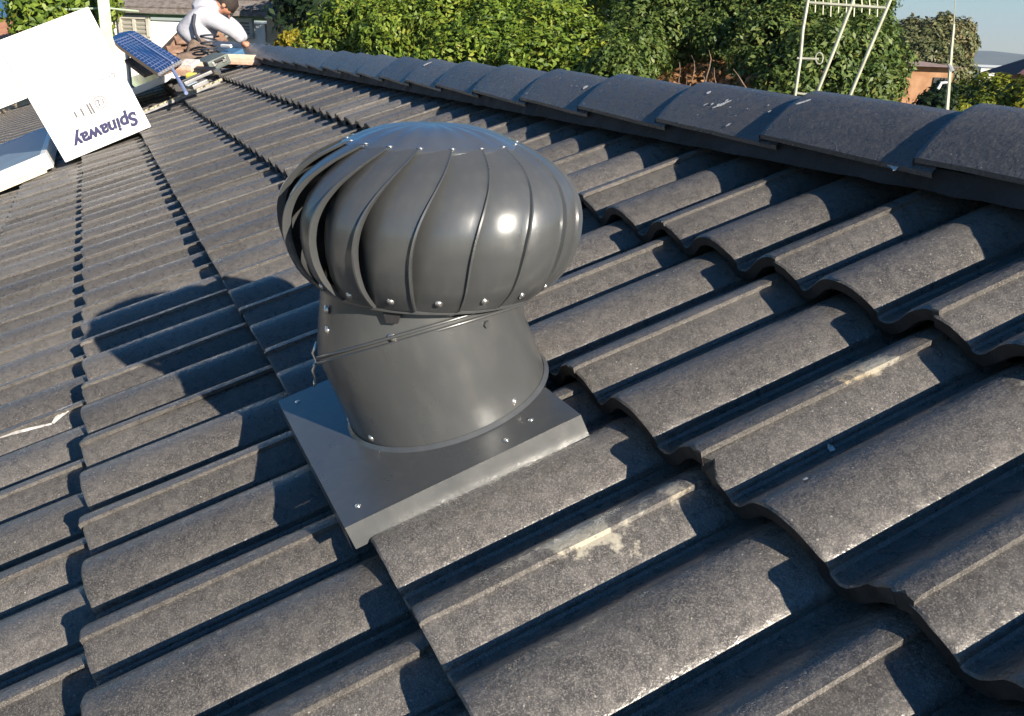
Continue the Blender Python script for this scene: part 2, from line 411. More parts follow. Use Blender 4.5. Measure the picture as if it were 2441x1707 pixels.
for k in range(-26, 4):
    o = bpy.data.objects.new('ridge_tile', rmeshes[k % 4]); link(o, house)
    p = Vector((RU + RP * k, R0.y + random.uniform(-.003, .003), R0.z + random.uniform(-.0015, .0015)))
    # children sit in roof axes, the cap itself is level
    o.matrix_local = RT_INV @ Matrix.Translation(p) @ Matrix.Rotation(random.uniform(-.008, .008), 4, 'Z') @ Matrix.Rotation(random.uniform(-.01, .01), 4, 'X')
bm = bmesh.new()
NB = 230
bv = []
for i in range(NB + 1):
    u = -9.9 + 11.3 * i / NB; row = []
    for y, z in ((-.112 + .012 * noise.noise(Vector((u * 23, 2, 0))), -.035), (-.106 + .010 * noise.noise(Vector((u * 17, 0, 0))), .0), (.108, .0), (.108, -.04)):
        row.append(bm.verts.new(RT_INV @ Vector((u, R0.y + y, R0.z + z + .004 * noise.noise(Vector((u * 14, y * 9, 4)))))))
    bv.append(row)
for a, b in zip(bv, bv[1:]):
    for k in range(3): bm.faces.new((a[k], a[k + 1], b[k + 1], b[k]))
finish('mortar_bedding', bm, M['bedding'], house)

FLR = (-.38, .08, -.74, -.38)
# splashes and scrapes lying on the surfaces
def ribbon(name, pts, wid, nf, m, parent, eps=.0009, seed=1):
    vs = []; fs = []; P = []
    for (a, b) in zip(pts, pts[1:]):
        st = max(2, int(math.dist(a, b) / .006))
        P += [(a[0] + (b[0] - a[0]) * i / st, a[1] + (b[1] - a[1]) * i / st) for i in range(st)]
    P.append(pts[-1]); n = len(P)
    for i, (u, v) in enumerate(P):
        d = (P[min(i + 1, n - 1)][0] - P[max(i - 1, 0)][0], P[min(i + 1, n - 1)][1] - P[max(i - 1, 0)][1]); l = math.hypot(*d) or 1
        px, py = -d[1] / l, d[0] / l; t = i / (n - 1)
        ww = wid * (.35 + .65 * math.sin(math.pi * min(1, t * 1.05 + .02))) * (1 + .6 * noise.noise(Vector((i * .8, seed, 0))))
        for s in (-1, -.3, .3, 1):
            a, b = u + px * ww * s, v + py * ww * s; vs.append((a, b, nf(a, b) + eps))
    for i in range(n - 1):
        for k in range(3): a = i * 4 + k; fs.append((a, a + 1, a + 5, a + 4))
    return pydata(name, vs, fs, m, parent)
sm = lambda u, v: surf(u, v) + .0009
ribbon('plaster_streak', [(-.928, -1.142), (-.937, -1.186), (-.946, -1.238), (-.96, -1.30)], .0045, sm, M['blotch'], house)
ribbon('plaster_splash', [(-.988, -1.088), (-.955, -1.110), (-.928, -1.140)], .011, sm, M['blotch'], house)
for (u, v, r) in ((-.281, -.919, .0028), (-2.18, -.72, .006), (-3.0, -.69, .005), (-1.45, .06, .006), (-.40, .20, .005), (-.23, -.10, .003), (.30, -.22, .004),
                  (.36, -.30, .003), (-.7, .18, .003)):
    ribbon('paint_fleck', [(u, v), (u + r * 1.6, v + r)], r, sm, M['blotch'], house)
def ridge_n(u, v):                            # surface of the caps in roof axes, solved by stepping outwards
    y = v * math.cos(PITCH)
    for _ in range(6):
        # world y of the point (v, n)
        t = max(-.99, min(.99, (y - R0.y) / RW)); z = R0.z + RH * (1 - abs(t) ** 1.55) ** .95 + .0115 - .0165 * (((u - RU) / RP) % 1)
        n = (z - v * math.sin(PITCH)) / math.cos(PITCH); y = v * math.cos(PITCH) - n * math.sin(PITCH)
    return n
rn = lambda u, v: ridge_n(u, v) + .001
for (u, v, du, dv, r) in ((-.335, .325, .02, .028, .0028), (-.36, .34, .03, .03, .0024), (-.41, .37, .02, .02, .0025), (-.22, .37, .01, .02, .003), (-.64, .34, .03, .03, .0026),
                          (-.71, .38, .008, .006, .004), (-.9, .36, .008, .006, .004), (-1.0, .35, .01, .006, .005), (-1.25, .36, .01, .01, .005), (-.075, .31, .012, .01, .004),
                          (-1.6, .37, .03, .02, .005), (-1.9, .36, .01, .02, .006), (-2.6, .37, .03, .03, .007), (-.13, .385, .012, .006, .003), (-.05, .39, .01, .004, .003)):
    ribbon('chalk_scrape', [(u, v), (u + du * .5, v + dv * .4), (u + du, v + dv)], r * 1.6, rn, M['chalk'], house, seed=u)
rf = random.Random(21)
for k in range(46):
    u = -1.9 + 2.05 * rf.random() ** .7; v = rf.uniform(.30, .385); r = rf.uniform(.0012, .0032)
    ribbon('paint_fleck', [(u, v), (u + rf.uniform(-1, 3) * r, v + rf.uniform(1, 4) * r)], r, rn, M['chalk'], house, seed=k)
gv = []; gf = []
for k in range(420):                          # grit and crumbs that gather in the troughs
    u = rf.uniform(-1.6, .75); u = math.floor(u / .15) * .15 + rf.uniform(.002, .045) if k % 3 else u
    v = rf.uniform(-1.15, .2); z = surf(u, v) + .0006; r = rf.uniform(.0008, .0026); a = rf.uniform(0, 6.28); i = len(gv)
    if FLR[0] < u < FLR[1] and FLR[2] < v < FLR[3]: continue
    for q in range(3): gv.append((u + r * math.cos(a + q * 2.1), v + r * math.sin(a + q * 2.1), z))
    gv.append((u, v, z + r * .7)); gf += [(i, i + 1, i + 3), (i + 1, i + 2, i + 3), (i + 2, i, i + 3)]
gr_ = pydata('trough_grit', gv, gf, M['grit'], house); gr_['kind'] = 'stuff'
ribbon('mortar_crumb', [(-.105, .287), (-.085, .282), (-.075, .27)], .006, lambda u, v: .045, M['blotch'], house)

# ------------------------------------------------------------------ turbine ventilator
UP = RT_INV @ Vector((0, 0, 1))
vent = thing('turbine_vent', 'grey painted spinning turbine roof vent on a square flashing, standing on the tiles', 'roof vent', (0, 0, 0), (PITCH, 0, 0))
VC = Vector((-.149, -.510, .036)); VA = Vector((-.149, -.510, .135)); VR_ = .1440; VR2 = .1430; ROT = Vector((-.128, -.503, .135))
# flashing pan
FL = dict(u0=-.364, u1=.062, v0=-.726, v1=-.402)
def fn(v): return .050 - .075 * (v - FL['v0'])
bm = bmesh.new()
N = 64; ring = []; ringU = []
for k in range(N):
    a = 2 * math.pi * k / N; p = VC + Vector((math.cos(a), math.sin(a), 0)) * (VR_ + .006); ring.append(bm.verts.new((p.x, p.y, fn(p.y))))
    p = VC + Vector((math.cos(a), math.sin(a), 0)) * (VR_ + .001); ringU.append(bm.verts.new((p.x, p.y, fn(p.y) + .005)))
outer = []
for k in range(N):
    a = 2 * math.pi * k / N; c, s = math.cos(a), math.sin(a); tt = []
    if c > 1e-6: tt.append((FL['u1'] - VC.x) / c)
    if c < -1e-6: tt.append((FL['u0'] - VC.x) / c)
    if s > 1e-6: tt.append((FL['v1'] - VC.y) / s)
    if s < -1e-6: tt.append((FL['v0'] - VC.y) / s)
    t = min(tt); outer.append(Vector((VC.x + c * t, VC.y + s * t, 0)))
for cx in ('u0', 'u1'):
    for cy in ('v0', 'v1'):
        q = Vector((FL[cx], FL[cy], 0)); i = min(range(N), key=lambda i: (outer[i] - q).length); outer[i] = q
ov = [bm.verts.new((p.x, p.y, fn(p.y))) for p in outer]
for k in range(N):
    j = (k + 1) % N
    bm.faces.new((ring[k], ring[j], ov[j], ov[k])); bm.faces.new((ringU[k], ringU[j], ring[j], ring[k]))
# turned-down skirts
def skirt(pa, pb, out, h):
    a = bm.verts.new((pa[0], pa[1], fn(pa[1]) - .0003)); b = bm.verts.new((pb[0], pb[1], fn(pb[1]) - .0003))
    c = bm.verts.new((pb[0] + out[0], pb[1] + out[1], fn(pb[1]) - h)); d = bm.verts.new((pa[0] + out[0], pa[1] + out[1], fn(pa[1]) - h))
    bm.faces.new((a, b, c, d))
u0, u1, v0, v1 = FL['u0'], FL['u1'], FL['v0'], FL['v1']
skirt((u1, v0), (u1, v1), (.005, 0), .031); skirt((u0, v0), (u1, v0), (0, -.004), .034); skirt((u0, v1), (u0, v0), (-.012, 0), .028)
fl = finish('flashing', bm, M['vent'], vent, 12)

def scr(c, nrm, r=.0042, parent=None, me=[None]):
    if me[0] is None:
        b = bmesh.new(); bmesh.ops.create_uvsphere(b, u_segments=10, v_segments=6, radius=1.0)
        for v in b.verts: v.co.z *= .55
        add_tube(b, [(0, 0, -.1), (0, 0, .12)], 1.5, 12)
        m_ = bpy.data.meshes.new('screw'); b.to_mesh(m_); b.free(); m_.materials.append(M['screw'])
        for p in m_.polygons: p.use_smooth = True
        me[0] = m_
    o = bpy.data.objects.new('screw', me[0]); link(o, parent)
    o.matrix_local = Matrix.Translation(Vector(c)) @ Vector(nrm).to_track_quat('Z', 'Y').to_matrix().to_4x4() @ Matrix.Scale(r, 4)
    return o
Ev = UP.cross(Vector((1, 0, 0))); Ev = -Ev if Ev.y < 0 else Ev      # up-slope axis of the upright throat
def vd(a): return Vector((1, 0, 0)) * math.cos(a) + Ev * math.sin(a)
def ld(a): return Vector((math.cos(a), math.sin(a), 0))
beta = math.radians(20.5); bis = (Vector((0, 0, 1)) + UP).normalized()
SM = (bis * math.cos(beta) + Vector((-1, 0, 0)) * math.sin(beta)).normalized()
def surf_tube(name, basef, axis, r, s0f, s1f, m, N=96, rows=6):
    vs = []; fs = []
    for i in range(rows + 1):
        for k in range(N):
            a = 2 * math.pi * k / N; s = s0f(a) + (s1f(a) - s0f(a)) * i / rows
            vs.append(basef(a, r) + axis * s)
    for i in range(rows):
        for k in range(N): a = i * N + k; b = i * N + (k + 1) % N; fs.append((a, b, b + N, a + N))
    return pydata(name, vs, fs, m, vent, 40)
def seam_s(P, axis): return (VA - P).dot(SM) / axis.dot(SM)
low = lambda a, r: VA + ld(a) * r; upp = lambda a, r: VA + vd(a) * r
lower = surf_tube('lower_throat', low, Vector((0, 0, 1)), VR_, lambda a: fn((VA + ld(a) * VR_).y) - VA.z + .001, lambda a: seam_s(low(a, VR_), Vector((0, 0, 1))), M['vent'])
S_B = .076
upper = surf_tube('upper_throat', upp, UP, VR2, lambda a: seam_s(upp(a, VR2), UP), lambda a: S_B + .006, M['vent'])
NZ = Vector((0, 0, 1))
for v in lower.data.vertices:                # slight taper towards the seam
    d = v.co - VA; h = d.z; d = Vector((d.x, d.y, 0)); k = 1 - (1 - VR2 / VR_) * min(1, max(0, (h + .10) / .10)); v.co = VA + d * k + NZ * h
for v in upper.data.vertices:
    d = v.co - VA; h = d.dot(UP); d = d - UP * h; k = 1 - .045 * min(1, max(0, h / .07)); v.co = VA + d * k + UP * h
# swaged seam: two small beads
for off, nm in ((.0, 'seam_bead'), (.008, 'seam_bead')):
    vs = []; fs = []; N = 120; K = 8
    for k in range(N):
        a = 2 * math.pi * k / N; P = upp(a, VR2 + .0005); P = P + UP * (seam_s(P, UP) + off)
        for q in range(K):
            b = 2 * math.pi * q / K; vs.append(P + (vd(a) * math.cos(b) + UP * math.sin(b)) * .0024)
    for k in range(N):
        for q in range(K):
            a = k * K + q; b = k * K + (q + 1) % K; c = ((k + 1) % N) * K; fs.append((a, b, c + (q + 1) % K, c + q))
    pydata(nm, vs, fs, M['vent'], vent, True)
for (pu, pv_) in ((.021, -.455), (.04, -.50), (-.33, -.70), (.03, -.70)): scr((pu, pv_, fn(pv_) + .0005), (0, .08, 1), .0028, fl)
for deg in (-99, -66, 22, 100, 170):
    a = math.radians(deg); p = VC + ld(a) * VR_; scr((p.x, p.y, fn(p.y) + .014), ld(a), .0034, lower)
# clasp on the far left of the seam
a0 = math.radians(248); P = upp(a0, VR2); P = P + UP * seam_s(P, UP)
bm = bmesh.new(); add_tube(bm, [P + vd(a0) * .003 + UP * .030, P + vd(a0) * .009 + UP * .014, P + vd(a0) * .004 + UP * .002, P + vd(a0) * .010 - UP * .012, P + vd(a0) * .006 - UP * .026], .0022, 6)
add_tube(bm, [P + vd(a0) * .004 - UP * .001, P + vd(a0 + .18) * .004 + vd(a0 + 1.57) * .02 + UP * .003], .0026, 6)
finish('wire_clasp', bm, M['screw'], vent, True)
scr(P + vd(a0) * .008 - UP * .030, vd(a0), .0046, upper)
for deg, s in ((-80, .024), (-80, .052), (-34, .036)):
    a = math.radians(deg); scr(VA + vd(a) * (VR2 * .985) + UP * s, vd(a), .0040, upper)
# rotor profile: s above the axis point, radius
RS0, RS1 = S_B, .262
def rprof(t):                                 # t 0 bottom .. 1 top
    pts = [(0, .1500), (.06, .1625), (.15, .1765), (.28, .1875), (.42, .1935), (.55, .1935), (.67, .1875), (.79, .173), (.9, .148), (1.0, .112)]
    for (a, x), (b, y) in zip(pts, pts[1:]):
        if t <= b: 
            q = (t - a) / (b - a); return x + (y - x) * q
    return pts[-1][1]
_rt = [rprof(i / 60) for i in range(61)]
for _ in range(5): _rt = [_rt[0]] + [(_rt[i - 1] + 2 * _rt[i] + _rt[i + 1]) / 4 for i in range(1, 60)] + [_rt[60]]
def rp(t):
    x = min(max(t, 0), 1) * 60; i = min(59, int(x)); return _rt[i] + (_rt[i + 1] - _rt[i]) * (x - i)
NBL = 18; STEP = 2 * math.pi / NBL
def blade_pt(t, q, dr=0.0):
    """t up the blade, q 0 (tucked-in edge) .. 1 (proud edge)"""
    tw = math.radians(19) * max(0, t - .2) ** 2.6 / .8 ** 2.6
    ang = (q * 1.16 - .16) * STEP + tw
    sh = math.sin(math.pi * min(1, t * .96 + .02)) ** .55
    r = rp(t) - (.0265 * max(0, 1 - q) ** 1.0) * sh + .0060 * math.sin(math.pi * min(q, 1)) * sh + dr
    return r, ang, RS0 + (RS1 - RS0) * t
def blade_mesh():
    vs = []; fs = []; T = 30; qs = [0, .12, .28, .45, .62, .78, .9, .965]
    def P(t, q, dr=0, dq=0):
        r, a, s = blade_pt(t, q, dr); a += dq; return Vector((r * math.cos(a), r * math.sin(a), s))
    for i in range(T + 1):
        t = i / T
        row = [P(t, q) for q in qs]
        sh = math.sin(math.pi * min(1, t * .96 + .02)) ** .5
        row += [P(t, 1.0, .0006), P(t, 1.005, .0050 * sh + .0004), P(t, 1.036, .0050 * sh + .0002), P(t, 1.045, -.001), P(t, 1.04, -.0050)]
        row = [row[0] - (row[1] - row[0]).normalized() * .0 + Vector((0, 0, 0))] + row[1:]
        vs += row
    n = len(qs) + 5
    for i in range(T):
        for k in range(n - 1): a = i * n + k; fs.append((a, a + 1, a + n + 1, a + n))
    me = bpy.data.meshes.new('blade'); me.from_pydata([tuple(v) for v in vs], [], fs); me.update(); me.materials.append(M['vent'])
    for p in me.polygons: p.use_smooth = True
    me.set_sharp_from_angle(angle=math.radians(46)); return me
bmesh_ = blade_mesh()
VM = Matrix.Translation(ROT) @ Matrix((Vector((1, 0, 0)), Ev, UP)).transposed().to_4x4()
SPIN = math.radians(-7)
for k in range(NBL):
    o = bpy.data.objects.new('blade', bmesh_); link(o, vent)
    o.matrix_local = VM @ Matrix.Rotation(SPIN + k * STEP + random.uniform(-.006, .006), 4, 'Z')
    r, a, s = blade_pt(.075, .60)
    scr((r * math.cos(a) * 1.006, r * math.sin(a) * 1.006, s), (math.cos(a), math.sin(a), -.35), .0031, o)
def lathe(name, prof, m, parent, N=96, mtx=VM, smooth=35, wob=0):
    vs = []; fs = []
    for i, (r, s) in enumerate(prof):
        for k in range(N):
            a = 2 * math.pi * k / N; rr = r * (1 + wob * math.cos(a * NBL) * (r / .11) ** 2)
            vs.append(mtx @ Vector((rr * math.cos(a), rr * math.sin(a), s + wob * .0)))
    for i in range(len(prof) - 1):
        for k in range(N): a = i * N + k; b = i * N + (k + 1) % N; fs.append((a, b, b + N, a + N))
    return pydata(name, vs, fs, m, parent, smooth)
lathe('base_ring', [(.1435, RS0 + .004), (.1435, RS0 - .004), (.1445, RS0 - .005), (.1455, RS0 - .002), (.1455, RS0 + .010), (.149, RS0 + .015)], M['vent'], vent)
# cap: fluted shallow dome with rivets round its rim
vs = []; fs = []; N = NBL * 8
cp = [(.1150, RS1 - .0065), (.1160, RS1 - .003), (.1125, RS1 - .0005), (.104, RS1 + .0020), (.090, RS1 + .0085), (.070, RS1 + .0150), (.048, RS1 + .0190), (.024, RS1 + .0210), (.001, RS1 + .0215)]
for i, (r, s) in enumerate(cp):
    for k in range(N):
        a = 2 * math.pi * k / N; fl_ = .0005 * math.cos(a * NBL) * min(1, r / .06) * (1 if 2 < i else 0)
        vs.append(VM @ Vector((r * math.cos(a), r * math.sin(a), s + fl_)))
for i in range(len(cp) - 1):
    for k in range(N): a = i * N + k; b = i * N + (k + 1) % N; fs.append((a, b, b + N, a + N))
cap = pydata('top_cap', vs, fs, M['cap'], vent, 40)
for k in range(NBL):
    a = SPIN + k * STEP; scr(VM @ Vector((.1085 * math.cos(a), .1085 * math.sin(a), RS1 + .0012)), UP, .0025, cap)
lathe('spindle', [(.008, .02), (.008, RS1 + .01)], M['screw'], vent, 16)
bm = bmesh.new()
for a in (.3, .3 + math.pi / 2):
    add_tube(bm, [VM @ Vector((.12 * math.cos(a), .12 * math.sin(a), .045)), VM @ Vector((-.12 * math.cos(a), -.12 * math.sin(a), .045))], .005, 6)
finish('inner_bracket', bm, M['vent'], vent)
a = math.radians(-33); Pb = VA + vd(a) * (VR2 * .965 + .004)
bm = bmesh.new()
for s in (-1, 1): pass
q = vd(a + math.pi / 2)
vb = [Pb + q * .013 + vd(a) * .002 + UP * (RS0 - .001), Pb - q * .013 + vd(a) * .002 + UP * (RS0 - .001), Pb - q * .007 + vd(a) * .002 + UP * (RS0 - .019), Pb + q * .007 + vd(a) * .002 + UP * (RS0 - .019)]
f1 = [bm.verts.new(p) for p in vb]; f2 = [bm.verts.new(p + vd(a) * .004) for p in vb]
bm.faces.new(f1); bm.faces.new(f2[::-1])
for k in range(4): bm.faces.new((f1[k], f1[(k + 1) % 4], f2[(k + 1) % 4], f2[k]))
finish('bearing_tab', bm, M['black'], vent)

# ------------------------------------------------------------------ carton, panels and tools on the roof
def roof_thing(name, label, cat, u, v, n, rz=0.0, rx=0.0, ry=0.0, group=None):
    o = thing(name, label, cat, group=group)
    o.matrix_world = ROOF @ Matrix.Translation((u, v, n)) @ Matrix.Rotation(rz, 4, 'Z') @ Matrix.Rotation(ry, 4, 'Y') @ Matrix.Rotation(rx, 4, 'X')
    return o
# x out of the face (towards the viewer), y up the slope, z off the roof
ct = roof_thing('carton', 'white printed carton standing upside down on the tiles, its navy lettering along the bottom', 'box', -4.91, -1.155, .028)
W_, H_, D_ = .52, .70, .50
box('carton_body', (-D_ / 2, W_ / 2, H_ / 2), (D_, W_, H_), M['white_card'], ct, bevel=.004)
box('carton_flap', (-.004 + .003, W_ / 2, H_ + .0), (.012, W_, .006), M['white_card'], ct)
def text_obj(name, body, size, m, mtx, parent, extr=.0006, shear=.0, bold=.0):
    cu = bpy.data.curves.new(name, 'FONT'); cu.body = body; cu.size = size; cu.extrude = extr; cu.shear = shear; cu.offset = bold
    cu.align_x = 'CENTER'; cu.align_y = 'CENTER'
    to = bpy.data.objects.new(name, cu); COL.objects.link(to)
    dg = bpy.context.evaluated_depsgraph_get(); me = bpy.data.meshes.new_from_object(to.evaluated_get(dg)); bpy.data.objects.remove(to)
    me.materials.clear(); me.materials.append(m)
    o = bpy.data.objects.new(name, me); link(o, parent); o.matrix_local = mtx; return o
# text frame: its x runs down the slope, its y towards the roof
TF = Matrix(((0, 0, 1, .0025), (-1, 0, 0, W_ * .56), (0, -1, 0, .082), (0, 0, 0, 1)))
text_obj('printed_name', 'Spinaway', .102, M['ink'], TF, ct, bold=.0042, shear=.2)
TF2 = Matrix(((0, 0, 1, .0025), (-1, 0, 0, W_ * .47), (0, -1, 0, .215), (0, 0, 0, 1)))
bm = bmesh.new()
for k, (x, h) in enumerate(((-.05, .035), (-.02, .045), (.012, .062), (.024, .062))): add_box(bm, (x * 1.3, 0, 0), (.011, h, .0014))
s_ = finish('printed_mark', bm, M['greyink'], ct); s_.matrix_local = TF2 @ Matrix.Scale(-1, 4, (1, 0, 0))
o = text_obj('printed_mark', '@', .075, M['greyink'], Matrix(((0, 0, 1, .0025), (-1, 0, 0, W_ * .64), (0, -1, 0, .225), (0, 0, 0, 1))), ct)
o = text_obj('printed_mark', 'c---', .06, M['greyink'], Matrix(((0, 0, 1, .0025), (-1, 0, 0, W_ * .84), (0, -1, 0, .33), (0, 0, 0, 1))), ct)
fp = bmesh.new(); add_box(fp, (-.009, -.43, .545), (.007, .86, .315), Matrix.Rotation(.03, 3, 'Z'), .002); finish('side_flap', fp, M['white_card'], ct)
box('fold_line', (-.004, -.43, .47), (.002, .84, .003), M['greyink'], ct, rot=Matrix.Rotation(.03, 3, 'Z'))

def pv(name, label, L, Wd, T, glass, frame, group=None, cells=None, loc=None):
    """solar panel lying in its own xy plane: x length, y width, z up"""
    t = thing(name, label, 'solar panel', group=group)
    box('glass', (L / 2, Wd / 2, T - .006), (L - .04, Wd - .04, .006), glass, t)
    box('backing', (L / 2, Wd / 2, T * .45), (L - .05, Wd - .05, .004), M['white_card'], t)
    for (c, s) in (((L / 2, .0175, T / 2), (L, .035, T)), ((L / 2, Wd - .0175, T / 2), (L, .035, T)), ((.0175, Wd / 2, T / 2), (.035, Wd - .07, T)), ((L - .0175, Wd / 2, T / 2), (.035, Wd - .07, T))):
        box('frame_rail', c, s, frame, t, bevel=.002)
    return t
for k, (lab, z, du) in enumerate((('lower of two flat white framed solar panels stacked beside the printed carton', .028, 0), ('upper of two flat white framed solar panels stacked beside the printed carton', .072, -.012))):
    p = pv('solar_panel', lab, 1.95, 1.05, .042, M['glass_grey'], M['alu_white'], group='solar panels lying on the roof')
    p.matrix_world = ROOF @ Matrix.Translation((-4.93 - 1.95 + du, -1.225 - 1.05, z))
bt = roof_thing('timber_batten', 'pale timber batten lying on the tiles in front of the stacked solar panels', 'batten', -4.84, -2.5, .027)
box('batten', (0, .62, .012), (.05, 1.24, .024), M['timber'], bt, bevel=.003)
p3 = pv('solar_panel', 'dark glass solar panel lying behind the printed carton with a silver front edge', 1.5, .85, .045, M['glass_dark'], M['alu'], group='solar panels lying on the roof')
p3.matrix_world = ROOF @ Matrix.Translation((-6.35 - 1.5, -1.05, .12))
for u in (.15, 1.3):
    for v in (.1, .75): box('support_block', (u, v, -.055), (.06, .06, .11), M['black'], p3)
# the raised blue panel
A0 = at(378, 179, 6.7); A1 = at(432, 147, 6.95); B0 = at(262, 96, 8.0); B1 = at(318, 76, 8.25)
bl = thing('solar_panel', 'bright blue solar panel tilted up behind the printed carton, with pale clipped near edge', 'solar panel', group='solar panels lying on the roof')
def bq(s, t): return A0.lerp(A1, t).lerp(B0.lerp(B1, t), s)
ez = (A1 - A0).cross(B0 - A0).normalized(); ez = -ez if ez.z < 0 else ez
out = [(0, 0), (.78, -.02), (.9, .02), (1.0, .14), (1.04, .5), (1.0, .9), (.95, 1.0), (0, 1)]
bm = bmesh.new(); top = [bm.verts.new(bq(x, y) + ez * .016) for x, y in out]; bot = [bm.verts.new(bq(x, y) - ez * .016) for x, y in out]
bm.faces.new(top); bm.faces.new(bot[::-1])
for k in range(len(out)): bm.faces.new((top[k], bot[k], bot[(k + 1) % len(out)], top[(k + 1) % len(out)]))
finish('cell_sheet', bm, M['pv_blue'], bl)
bm = bmesh.new()
for k in range(1, 9): add_tube(bm, [bq(.01, k / 9) + ez * .017, bq(.93, k / 9) + ez * .017], .010 if k == 6 else .0028, 4)
for k in range(1, 14): add_tube(bm, [bq(k / 14.5, .03) + ez * .0165, bq(k / 14.5, .97) + ez * .0165], .0022, 4)
g_ = finish('cell_line', bm, M['pv_line'], bl); g_['kind'] = 'stuff'
for k in range(9): tube('edge_clip', [bq(-.008, (k + .2) / 9) + ez * .005, bq(-.008, (k + .75) / 9) + ez * .005], .013, M['alu'], bl, 5)
tube('support_strut', [at(410, 163, 6.85), at(444, 222, 6.35)], .012, M['pv_line'], bl)
tube('support_strut', [bq(.8, .3) - ez * .02, Vector((*bq(.8, .3).xy, -.45))], .016, M['alu'], bl)
# perforated rail
rl = roof_thing('perforated_rail', 'cream perforated metal rail lying up the slope beside the carton', 'rail', -5.74, -1.06, .028)
for z in (0, 1):
    box('rail_edge', (-.060 * z, .50, .008), (.006, .96, .014), M['bracket_steel'], rl)
for k in range(15):
    box('rail_web', (-.018, .03 + k * .066, .016), (.026, .032, .016), M['yellow_metal'], rl, rot=Matrix.Rotation(.5, 3, 'Z'))
    box('rail_web', (-.046, .062 + k * .066, .016), (.026, .030, .016), M['yellow_metal'], rl, rot=Matrix.Rotation(.5, 3, 'Z'))
tb = roof_thing('aluminium_tube', 'short silver tube leaning from the dark panel to the perforated rail', 'tube', 0, 0, 0)
tube('tube', [(-5.78, -.66, .055), (-6.30, -.72, .145)], .012, M['alu'], tb)

# tools in a heap at the far end of the ridge
def heap_box(name, label, cat, px, py, D, s, m, rz=.4, parts=()):
    p = at(px, py, D); t = thing(name, label, cat, p, (PITCH, 0, rz))
    box(name + '_body', (0, 0, s[2] / 2), s, m, t, bevel=min(s) * .18)
    for (nm, c, ss, mm) in parts: box(nm, c, ss, mm, t, bevel=min(ss) * .2)
    return t
heap_box('tool_bag', 'blue and yellow tool bag at the far end of the ridge', 'tool bag', 552, 142, 7.6, (.17, .15, .06), M['bag_blue'], .5,
         (('bag_side', (.07, -.10, .035), (.10, .03, .05), M['bag_yellow']), ('bag_handle', (0, 0, .105), (.12, .02, .02), M['alu_white']), ('bag_base', (0, 0, -.012), (.23, .2, .03), M['black'])))
heap_box('tool_case', 'dark green grey tool case beside the blue and yellow bag', 'tool case', 512, 160, 7.3, (.24, .17, .075), mat('case_grey', (.10, .12, .11), .5, var=.2), .3,
         (('case_latch', (.125, -.04, .045), (.015, .03, .03), M['screw']), ('case_latch', (.125, .04, .045), (.015, .03, .03), M['screw']), ('case_handle', (.14, 0, .06), (.02, .08, .015), M['black'])))
heap_box('folded_cloth', 'peach coloured folded cloth on the tiles below the tool case', 'cloth', 452, 172, 7.0, (.16, .14, .05), M['pinkish'], .8, (('cloth_fold', (.01, .01, .055), (.12, .10, .03), M['blotch']),))
heap_box('cardboard_piece', 'pale peach cardboard piece lying at the start of the ridge tiles', 'cardboard', 578, 150, 7.4, (.30, .07, .03), M['pinkish'], 1.15, (('cardboard_fold', (0, .03, .03), (.26, .012, .04), M['timber']),))
heap_box('metal_bracket', 'grey steel bracket pile between the blue panel and the dark case', 'bracket', 470, 205, 6.6, (.20, .11, .03), M['bracket_steel'], .2,
         (('bracket_arm', (.03, .02, .05), (.03, .2, .02), M['bracket_steel']), ('bracket_arm', (-.06, -.01, .045), (.02, .16, .03), M['black']), ('bracket_plate', (.07, -.05, .04), (.07, .07, .006), M['glass_grey'])))
heap_box('drill', 'small black cordless drill lying beside the metal brackets', 'drill', 492, 178, 6.9, (.15, .05, .05), M['black'], .9,
         (('drill_handle', (-.04, -.05, .025), (.04, .10, .04), M['black']), ('battery', (-.04, -.11, .025), (.07, .04, .06), M['bag_yellow']), ('chuck', (.09, 0, .025), (.04, .03, .03), M['screw'])))
cb = thing('cable_coil', 'dark coil of cable on the tiles in front of the person', 'cable', at(500, 135, 7.9))
bm = bmesh.new(); add_tube(bm, [(math.cos(i * .5) * (.06 + .008 * math.sin(i)), math.sin(i * .5) * .06, .01 + .004 * i) for i in range(40)], .008, 6)
finish('cable', bm, M['strap'], cb, True)
tl = thing('loose_tile', 'rough brown lifted tile lying on edge left of the person', 'tile', at(352, 165, 7.6), (0, .3, .4))
box('tile_body', (0, 0, .04), (.3, .22, .03), M['brown_tile'], tl, rot=Matrix.Rotation(.35, 3, 'X'), bevel=.006)
box('tile_rib', (0, .05, .065), (.3, .03, .02), M['orange_tile'], tl, rot=Matrix.Rotation(.35, 3, 'X'), bevel=.004)

# ------------------------------------------------------------------ the person working at the end of the ridge
def skin_mesh(name, verts, edges, radii, m, parent, sub=2, root=0):
    me = bpy.data.meshes.new(name); me.from_pydata([tuple(v) for v in verts], edges, []); me.update()
    o = bpy.data.objects.new(name, me); COL.objects.link(o)
    o.modifiers.new('skin', 'SKIN'); sk = me.skin_vertices[0].data if me.skin_vertices else None
    if sk is None:
        bm = bmesh.new(); bm.from_mesh(me); bm.verts.layers.skin.verify(); bm.to_mesh(me); bm.free(); sk = me.skin_vertices[0].data
    for i, r in enumerate(radii): sk[i].radius = (r, r) if not isinstance(r, tuple) else r; sk[i].use_root = (i == root)
    s = o.modifiers.new('sub', 'SUBSURF'); s.levels = sub; s.render_levels = sub
    dg = bpy.context.evaluated_depsgraph_get(); ev = bpy.data.meshes.new_from_object(o.evaluated_get(dg)); bpy.data.objects.remove(o)
    ev.materials.clear(); ev.materials.append(m)
    for p in ev.polygons: p.use_smooth = True
    o = bpy.data.objects.new(name, ev); return link(o, parent)
PD = 8.35
def pp(x, y, d=0): return at(x, y, PD + d)
base_p = pp(455, 150)
